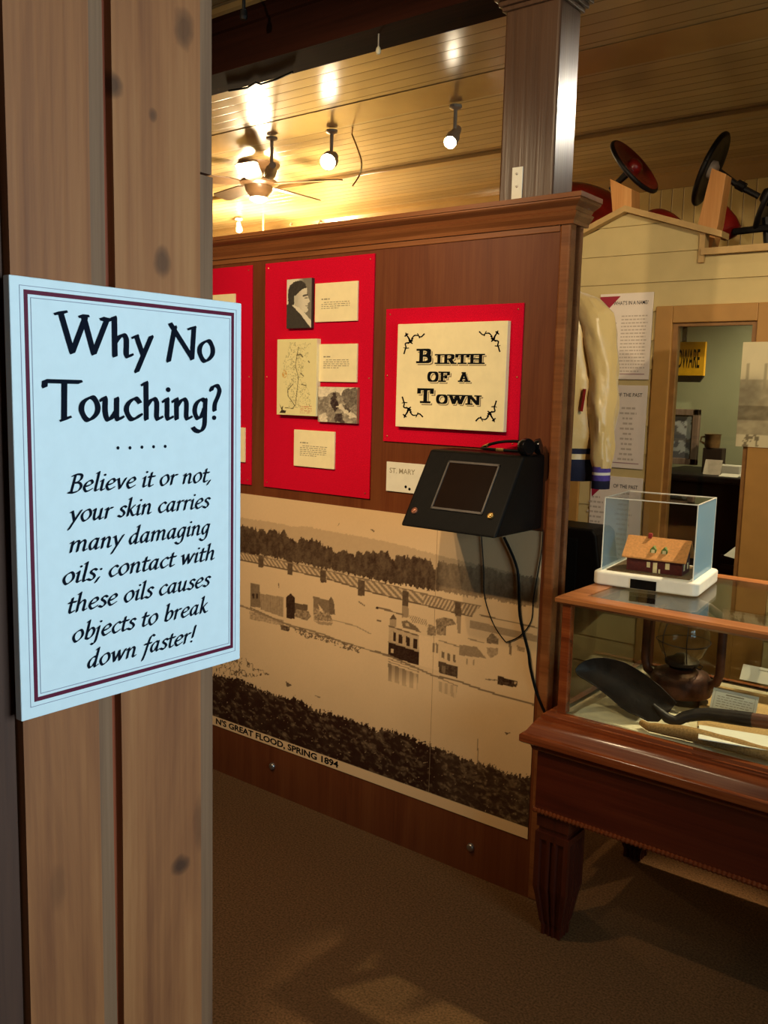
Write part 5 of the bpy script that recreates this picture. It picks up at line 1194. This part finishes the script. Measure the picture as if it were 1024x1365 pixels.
# body: rounded fender hull by loft
def hullbody(cx, cy_c, cz, L, W, Hh, n=20, m_=14, skew=0.0):
    P = []
    for i in range(n+1):
        s = i/n; x = cx-L/2+L*s; k = math.sin(PI*min(1, max(0, .08+.84*s)))**.6; row = []
        for j in range(m_+1):
            t = PI*j/m_; row.append((x, cy_c-W/2*math.cos(t)*k, cz+Hh*math.sin(t)*k*(1-skew*s)))
        P.append(row)
    return MB().grid(P)
obj('body', hullbody(-2.36, 4.60, lz-.02, 1.05, .46, .62, skew=.22), M['redpaint'], pc, smooth=True, solid=.006)
obj('fender', hullbody(-1.80, 4.52, lz-.02, .42, .30, .42, skew=.4), M['redpaint'], pc, smooth=True, solid=.006)
obj('underframe', MB().box(-2.7, -1.75, 4.42, 4.70, lz-.029, lz+.06), M['blackmetal'], pc, bevel=0.01)
def wheel(name, parent, c, ax, R, mat, hubmat, dish=.02):
    o = obj(name, MB().lathe([(.0, -.004), (R*.35, -.010), (R*.9, .004), (R, .006), (R*1.02, .018), (R, .030), (R*.88, .030), (R*.8, .022), (R*.3, .014), (.0, .02)], c, ax, 36), mat, parent, smooth=True)
    obj('tyre', MB().tube([tuple(Vector(c)+Vector(ax).normalized()*.018+(lambda u, v: u*math.cos(t)*R+v*math.sin(t)*R)(*(lambda a: (a.cross(Vector((0, 0, 1))).normalized(), a.cross(a.cross(Vector((0, 0, 1)))).normalized()))(Vector(ax).normalized()))) for t in [2*PI*k/40 for k in range(41)]], .012, 8), M['blackmetal'], o, smooth=True)
    obj('hub', MB().lathe([(.0, -.03), (R*.18, -.028), (R*.26, -.01), (R*.26, .035), (R*.15, .05), (.0, .05)], c, ax, 20), hubmat, o, smooth=True)
c = onY(842, 226, 4.30); d_ = onY(862, 252, 4.30)-onY(820, 200, 4.30); axd = Vector((d_.z, -.35*abs(d_.length), -d_.x)).normalized()
if axd.x < 0: axd = -axd
Rw = d_.length/2*1.0
axd = (RT*.72+UP*.60-FW*.76).normalized()
wheel('front_wheel', pc, tuple(c), tuple(axd), .15, M['redpaint'], M['redpaint'])
obj('steering_arm', MB().tube([tuple(c), tuple(Vector(c)-Vector(axd)*.12), (-1.93, 4.48, lz+.22)], .02, 8), M['blackmetal'], pc)
sc2 = thing('toy_wheel_set', 'pair of dark spoked toy wheels on an axle, at right of the shopfront roof', 'wheels', (-1.3, 4.3, lz-.03))
c1 = onY(943, 224, 4.38); ax1 = (RT*.80-UP*.46-FW*.36).normalized()
wheel('wheel', sc2, tuple(c1), tuple(ax1), .16, M['blackmetal'], plain('pale_hub', S(170, 150, 130), rough=0.5))
c2 = onY(1024, 262, 4.45); obj('axle', MB().tube([tuple(onY(958, 228, 4.36)), tuple(onY(985, 248, 4.40)), tuple(onY(1012, 262, 4.44))], .014, 10), M['blackmetal'], sc2)
obj('collar', MB().lathe([(.022, -.02), (.022, .02)], tuple(onY(988, 248, 4.40)), (.8, .1, -.5), 12), M['blackmetal'], sc2)
wheel('wheel', sc2, tuple(c2), tuple(ax1), .15, M['blackmetal'], M['blackmetal'])
obj('draw_bar', MB().tube([tuple(onY(978, 309, 4.40)), tuple(onY(1030, 303, 4.42))], .016, 8), M['blackmetal'], sc2)
obj('frame_leg', MB().tube([tuple(onY(1022, 290, 4.45)), tuple(onY(1024, 330, 4.45))], .02, 8), M['blackmetal'], sc2)
c3 = onY(966, 300, 4.42); obj('red_seat', MB().lathe([(.0, -.10), (.03, -.09), (.055, -.02), (.06, .03), (.03, .06), (.0, .065)], (c3.x, 4.45, c3.z), (.4, 0, -1), 16), M['redpaint'], sc2, smooth=True)

# ------------------------------------------------------------------ satin jacket on a stand behind the partition
JY = 3.10; JX = -1.665
M['satin'] = plain('cream_satin', S(214, 182, 116), rough=0.36, spec=0.5, var=0.03, vscale=6, bump=0.7, bscale=13)
M['satin'].node_tree.nodes['Principled BSDF'].inputs['Sheen Weight'].default_value = 0.4
M['navy'] = plain('navy_knit', S(20, 22, 48), rough=0.8, var=0.1, vscale=80)
M['purple'] = plain('purple_knit', S(84, 66, 150), rough=0.8, var=0.1, vscale=80)
jk = thing('satin_jacket', 'cream satin jacket with navy striped hem hanging behind the partition end', 'jacket', (JX, JY, 1.235))
def wr(x, z, s): return .010*mnoise.noise(Vector((x*9, z*5, s)))+.012*mnoise.noise(Vector((x*5+z*7, z*3, s+4)))+.005*mnoise.noise(Vector((x*30, z*14, s)))
def torso(zs, n=64, wrk=1.0):
    P = []
    for z, rx, ry in zs:
        row = []
        for j in range(n+1):
            t = 2*PI*j/n; x = math.cos(t); y = math.sin(t)
            k = wr(x*.25+.3*y, z, 2.0)*wrk; row.append((JX+(rx+k)*math.copysign(abs(x)**.8, x), JY+(ry+k)*y, z))
        P.append(row)
    return P
def lerp_prof(pr, n):
    zs = [p[0] for p in pr]; out = []
    for k in range(n+1):
        z = zs[0]+(zs[-1]-zs[0])*k/n
        for a, b in zip(pr[:-1], pr[1:]):
            if min(a[0], b[0])-1e-9 <= z <= max(a[0], b[0])+1e-9:
                f = (z-a[0])/(b[0]-a[0]); out.append((z, a[1]+(b[1]-a[1])*f, a[2]+(b[2]-a[2])*f)); break
    return out
body = lerp_prof([(1.365, .232, .125), (1.42, .245, .135), (1.60, .245, .135), (1.78, .240, .125), (1.86, .225, .110), (1.91, .165, .085), (1.95, .105, .065), (1.985, .07, .055)], 40)
obj('body', MB().grid(torso(body)), M['satin'], jk, smooth=True)
hemp = lerp_prof([(1.245, .232, .122), (1.30, .236, .126), (1.365, .232, .125)], 12)
m = MB(); G_ = torso(hemp, wrk=.4)
for i in range(12):
    z = hemp[i][0]; m.cur = 1 if 1.318 < z < 1.338 else 0; m.grid([G_[i], G_[i+1]])
hb_ = obj('hem_band', m, [M['navy'], M['satin']], jk, smooth=True); hb_['label'] = 'navy knit hem with one cream stripe'
for s_ in (1, -1):
    P = []; path = [(.10, 1.940, .010), (.135, 1.925, .034), (.172, 1.898, .050), (.207, 1.85, .060), (.232, 1.77, .060), (.254, 1.66, .054), (.266, 1.54, .047), (.272, 1.42, .042), (.274, 1.33, .038), (.276, 1.30, .034)]
    for k in range(43):
        f = k/42*(len(path)-1); i = min(int(f), len(path)-2); g = f-i; a = path[i]; b = path[i+1]
        dx, z, r_ = [a[q]+(b[q]-a[q])*g for q in range(3)]; row = []
        for j in range(33):
            t = 2*PI*j/32; kk = wr(math.cos(t)*.2+.3*math.sin(t), z*1.5, 7.0+s_); row.append((JX+s_*(dx+(r_+kk)*math.cos(t)), JY-.03-.05*(1.86-z)+(r_*1.15+kk)*math.sin(t), z+.25*(r_+kk)*math.cos(t)*(-1 if k < 8 else 0)*(1-k/8 if k < 8 else 0)))
        P.append(row)
    obj('sleeve', MB().grid(P), M['satin'], jk, smooth=True)
    m = MB(); yc = JY-.03-.05*.57
    for z0_, z1_, c_ in ((1.305, 1.285, 1), (1.285, 1.275, 2), (1.275, 1.255, 1), (1.255, 1.225, 0)):
        m.cur = c_; m.grid([[(JX+s_*(.277+.031*math.cos(2*PI*j/24)), yc+.040*math.sin(2*PI*j/24), z) for j in range(25)] for z in (z0_, z1_)])
    cf = obj('cuff', m, [M['navy'], M['purple'], M['white']], jk, smooth=True); cf['label'] = 'navy and purple striped knit cuff'
pk_ = onY(793, 530, JY-.10); obj('pocket_welt', MB().tube([(JX+.205, JY-.098, 1.50), (JX+.212, JY-.094, 1.58)], .006, 8), M['redpaint'], jk)
stn = thing('garment_stand', 'slim dark garment stand under the satin jacket', 'stand', (JX, JY, 0))
obj('pole', MB().tube([(JX, JY, .02), (JX, JY, 1.24)], .014, 12), M['blackmetal'], stn, smooth=True)
obj('base', MB().lathe([(.0, 0), (.16, 0), (.16, .012), (.15, .02), (.0, .022)], (JX, JY, 0), (0, 0, 1), 28), M['blackmetal'], stn, smooth=True)

# ------------------------------------------------------------------ black speaker cabinet behind the case
KY = 3.76
zt2 = onY(790, 706, KY).z; xr1 = onY(795, 706, KY).x; xr2 = onY(803, 790, KY).x; zb2 = onY(790, 806, KY).z
sk_ = thing('loudspeaker', 'black loudspeaker box with sloping shoulder mounted low on the siding', 'speaker', (xr1-.16, FYF-.012, zb2))
m = MB().prismY([(xr1-.32, zb2), (xr2, zb2), (xr2, zb2+.03), (xr1, zt2-.025), (xr1-.02, zt2), (xr1-.32, zt2)], KY, FYF-.0305); obj('cabinet', m, M['black'], sk_, bevel=0.012, seg=3)
obj('grille', MB().box(xr1-.30, xr1-.085, KY-.008, KY-.0005, zb2+.03, zt2-.05), plain('speaker_cloth', S(8, 8, 8), rough=0.95, spec=0.1), sk_, bevel=0.004)

# ------------------------------------------------------------------ lamps
def spot(parent, loc, tgt, power, col, size=1.2, blend=.6, rad=.03):
    d = bpy.data.lights.new('lamp_light', 'SPOT'); d.energy = power; d.color = col; d.spot_size = size; d.spot_blend = blend; d.shadow_soft_size = rad
    o = bpy.data.objects.new('lamp_light', d); COL.objects.link(o); o.parent = parent; o.location = Vector(loc)-wloc(parent)
    o.rotation_euler = (Vector(tgt)-Vector(loc)).to_track_quat('-Z', 'Y').to_euler(); return o
def track_light(label, head, tgt, power, col=WARM, size=1.3, ceil=CEIL-.012, L=.12, r=.032, mat=None, glow=None, blend=.6, rad=.03, grp=None):
    h = Vector(head); d = (Vector(tgt)-h).normalized(); t = thing('track_light', label, 'spotlight', (h.x, h.y, ceil), grp)
    b0 = h-d*L; mt = mat or M['fixture']
    obj('mount', MB().lathe([(.030, 0), (.030, -.012), (.012, -.02), (.012, -.02)], (h.x-d.x*L*.6, h.y-d.y*L*.6, ceil), (0, 0, 1), 16), mt, t)
    obj('stem', MB().tube([(b0.x+d.x*L*.4, b0.y+d.y*L*.4, ceil-.01), tuple(b0+d*L*.4)], .009, 8), mt, t)
    obj('can', MB().lathe([(.0, 0), (r*.55, 0), (r*.62, .01), (r*.8, L*.5), (r, L*.62), (r, L), (r*.9, L), (r*.86, L*.9), (.0, L*.9)], tuple(b0), tuple(d), 20), mt, t, smooth=True)
    obj('bulb', MB().lathe([(.0, 0), (r*.84, 0), (r*.7, .012), (.0, .022)], tuple(b0+d*L*.91), tuple(d), 18), glow or M['bulb'], t, smooth=True)
    if power: spot(t, tuple(h+d*.035), tgt, power, col, size, blend, rad)
    return t
T3 = 3.655
# three lamps seen above the partition
def at(x, y, Y): p = onY(x, y, Y); return (p.x, p.y, p.z)
track_light('grey track light seen from behind, leftmost above the partition', at(360, 232, T3-.02), at(330, 330, 4.6), P_TRACK, WARM, 1.6, L=.14)
track_light('blazing bare track lamp in the middle above the partition', at(437, 216, T3-.05), (-2.2, 1.2, 1.3), P_TRACK*.3, WARM, 1.5, L=.11, r=.045)
track_light('track light with pale cylinder left of the dark post', at(600, 190, T3-.06), at(560, 260, T3-.5), P_TRACK*.3, WARM, 1.4, L=.17)
# lamps beyond the frame; the ones labelled added are fill
track_light('track light over the display case, beyond the right of the frame', (-.40, 3.45, 2.76), (-.72, 2.48, .72), P_CASE, WARM2, .54, blend=.5)
track_light('track light aimed at the dark post, beyond the right of the frame', (-.70, 3.62, 2.75), (-1.38, 2.45, 2.28), 26.0, (1.0, .90, .74), .55)
track_light('added track light washing the shopfront, beyond the right of the frame', (.35, 1.5, 2.76), (-1.35, 4.0, 1.8), 84.0, WARM2, .85, ceil=CEIL)  # added lamp that brightens the facade and jacket
track_light('added track light grazing the shopfront siding, beyond the right of the frame', (.55, 3.62, 2.76), (-1.75, 4.0, 1.25), 28.0, WARM, .6)  # added lamp that lifts the dim lower siding
track_light('track light in front of the partition, nearer its right end', (-1.22, .25, 2.76), (-1.5, 2.37, 1.80), P_PART, WARM, 1.12, ceil=CEIL)
track_light('track light in front of the partition, nearer its left end', (-2.2, .25, 2.76), (-2.45, 2.37, 1.80), P_PART, WARM, 1.12, ceil=CEIL)
track_light('added track light over the carpeted aisle, above the frame', (-1.9, 1.0, 2.76), (-1.9, 1.5, 0.0), 30.0, WARM, 1.5, ceil=CEIL)  # fill lamp added to warm and lighten the carpet
# two little lamps far back
track_light('tiny white spotlight far back, just above the partition cap', at(319, 308, 5.1), at(330, 420, 5.3), 6.0, WARM, 1.6, L=.07, r=.028, mat=M['white'], glow=M['bulb2'])
for x, lb in ((394, 'small wall hook at left far behind the partition cap'), (431, 'small wall hook at right far behind the partition cap')):
    p = onY(x, 297, 5.44); t = thing('wall_hook', lb, 'hook', (p.x, 5.4595, p.z))
    obj('plate', MB().box(p.x-.02, p.x+.02, 5.452, 5.4595, p.z-.06, p.z+.02), M['fixture'], t, bevel=0.003); obj('arm', MB().tube([(p.x, 5.452, p.z), (p.x, 5.40, p.z+.01), (p.x, 5.38, p.z-.03)], .008, 8), M['fixture'], t)
# upper-left lamp, just in frame
p = onZ(325, 4, CEIL); t = thing('ceiling_pendant', 'dark pendant socket at the top edge, in front of the beam', 'lamp', (p.x, 2.25, CEIL))
q = onY(325, 14, 2.25); obj('stem', MB().tube([(q.x, 2.25, CEIL), (q.x, 2.25, q.z)], .006, 8), M['blackmetal'], t); obj('socket', MB().lathe([(.012, .0), (.014, -.02), (.010, -.03), (.0, -.03)], (q.x, 2.25, q.z), (0, 0, 1), 12), M['blackmetal'], t)
# glass hook under the beam
q = onZ(503, 44, 2.7095); hk = thing('glass_hook', 'little clear glass drop hanging from the dark beam', 'hook', (q.x, 2.45, 2.7095))
obj('stem', MB().tube([(q.x, 2.43, 2.7095), (q.x, 2.43, 2.665)], .003, 6), M['steel'], hk); obj('drop', MB().lathe([(.0, .02), (.007, .01), (.009, 0), (.006, -.009), (.0, -.011)], (q.x, 2.43, 2.655), (0, 0, 1), 14), plain('clear_glaze', S(190, 180, 150), rough=0.1), hk, smooth=True)
wpts = [onZ(x, y, 2.703) for x, y in ((305, 121), (330, 117), (341, 110), (348, 112), (368, 106), (390, 96))]
tag(obj('loose_wire', MB().tube([tuple(v) for v in wpts], .004, 6), M['black']), 'thin black wire running along the underside of the dark beam', 'wire')
w2 = [onY(x, y, T3+.1) for x, y in ((469, 178), (476, 196), (482, 215), (480, 232), (470, 248))]
sp2 = spline([(v.x, v.z) for v in w2], 5)
tag(obj('lamp_wire', MB().tube([(onY(460, 172, T3).x, T3+.06, CEIL-.0)]+[(a_, T3+.1, b_) for a_, b_ in sp2], .004, 6), M['brass']), 'curled shiny wire dangling beside the bright middle lamp', 'wire')

# ceiling fan
FZ_ = 2.765; fc = onZ(345, 250, FZ_); fc.z = FZ_
fan = thing('ceiling_fan', 'brown ceiling fan far left above the partition', 'fan', (fc.x, fc.y, CEIL))
M['fanbrown'] = plain('fan_bronze', S(88, 66, 44), rough=0.35, spec=0.5)
obj('downrod', MB().tube([(fc.x, fc.y, CEIL), (fc.x, fc.y, FZ_+.055)], .03, 14), M['fanbrown'], fan)
obj('canopy', MB().lathe([(.13, 0), (.12, -.02), (.06, -.05), (.0, -.05)], (fc.x, fc.y, CEIL), (0, 0, 1), 20), M['fanbrown'], fan, smooth=True)
obj('motor', MB().lathe([(.0, .06), (.06, .058), (.10, .045), (.12, .03), (.12, .02), (.085, .005), (.08, -.02), (.06, -.045), (.05, -.06), (.0, -.06)], tuple(fc), (0, 0, 1), 32), M['fanbrown'], fan, smooth=True)
obj('light_cap', MB().lathe([(.05, -.058), (.055, -.07), (.03, -.085), (.0, -.088)], tuple(fc), (0, 0, 1), 24), M['bulb2'], fan, smooth=True)
for k in range(5):
    t = 2*PI*k/5+.35; dx, dy = math.cos(t), math.sin(t); nx, ny = -dy, dx
    out = [(.10, -.02), (.18, -.05), (.50, -.062), (.53, -.045), (.53, .045), (.50, .062), (.18, .05), (.10, .02)]
    m = MB().prism(out, lambda p: (fc.x+dx*p[0]+nx*p[1], fc.y+dy*p[0]+ny*p[1], FZ_+.018+p[1]*.18), lambda p: (fc.x+dx*p[0]+nx*p[1], fc.y+dy*p[0]+ny*p[1], FZ_+.025+p[1]*.18)); obj('blade', m, M['fanbrown'], fan)
def point(loc, power, col, rad): 
    d = bpy.data.lights.new('lamp_light', 'POINT'); d.energy = power; d.color = col; d.shadow_soft_size = rad; d.specular_factor = .25
    o = bpy.data.objects.new('lamp_light', d); COL.objects.link(o); o.location = loc; return o
point((fc.x, fc.y, FZ_-.16), P_FAN, WARM, .05)
# unseen globe lamp added behind the partition to brighten the back of the room
gl_ = thing('fill_globe', 'added round globe lamp hanging low behind the partition, out of sight', 'lamp', (-5.25, 5.1, CEIL))
obj('stem', MB().tube([(-5.25, 5.1, CEIL), (-5.25, 5.1, 2.64)], .008, 8), M['fixture'], gl_); obj('globe', MB().lathe([(.0, .09), (.05, .075), (.085, .03), (.085, -.03), (.05, -.075), (.0, -.09)], (-5.25, 5.1, 2.56), (0, 0, 1), 24), M['bulb2'], gl_, smooth=True)
point((-5.2, 4.98, 2.50), 100.0, WARM, .09)
# unseen lamp added to light the inside of the shop display
track_light('added small lamp under the roof inside the shop window, out of sight', (-1.0, 4.16, lz-.12), (-1.15, 4.75, 1.2), 16.0, WARM2, 2.1, ceil=lz-.0505, L=.05, r=.025)
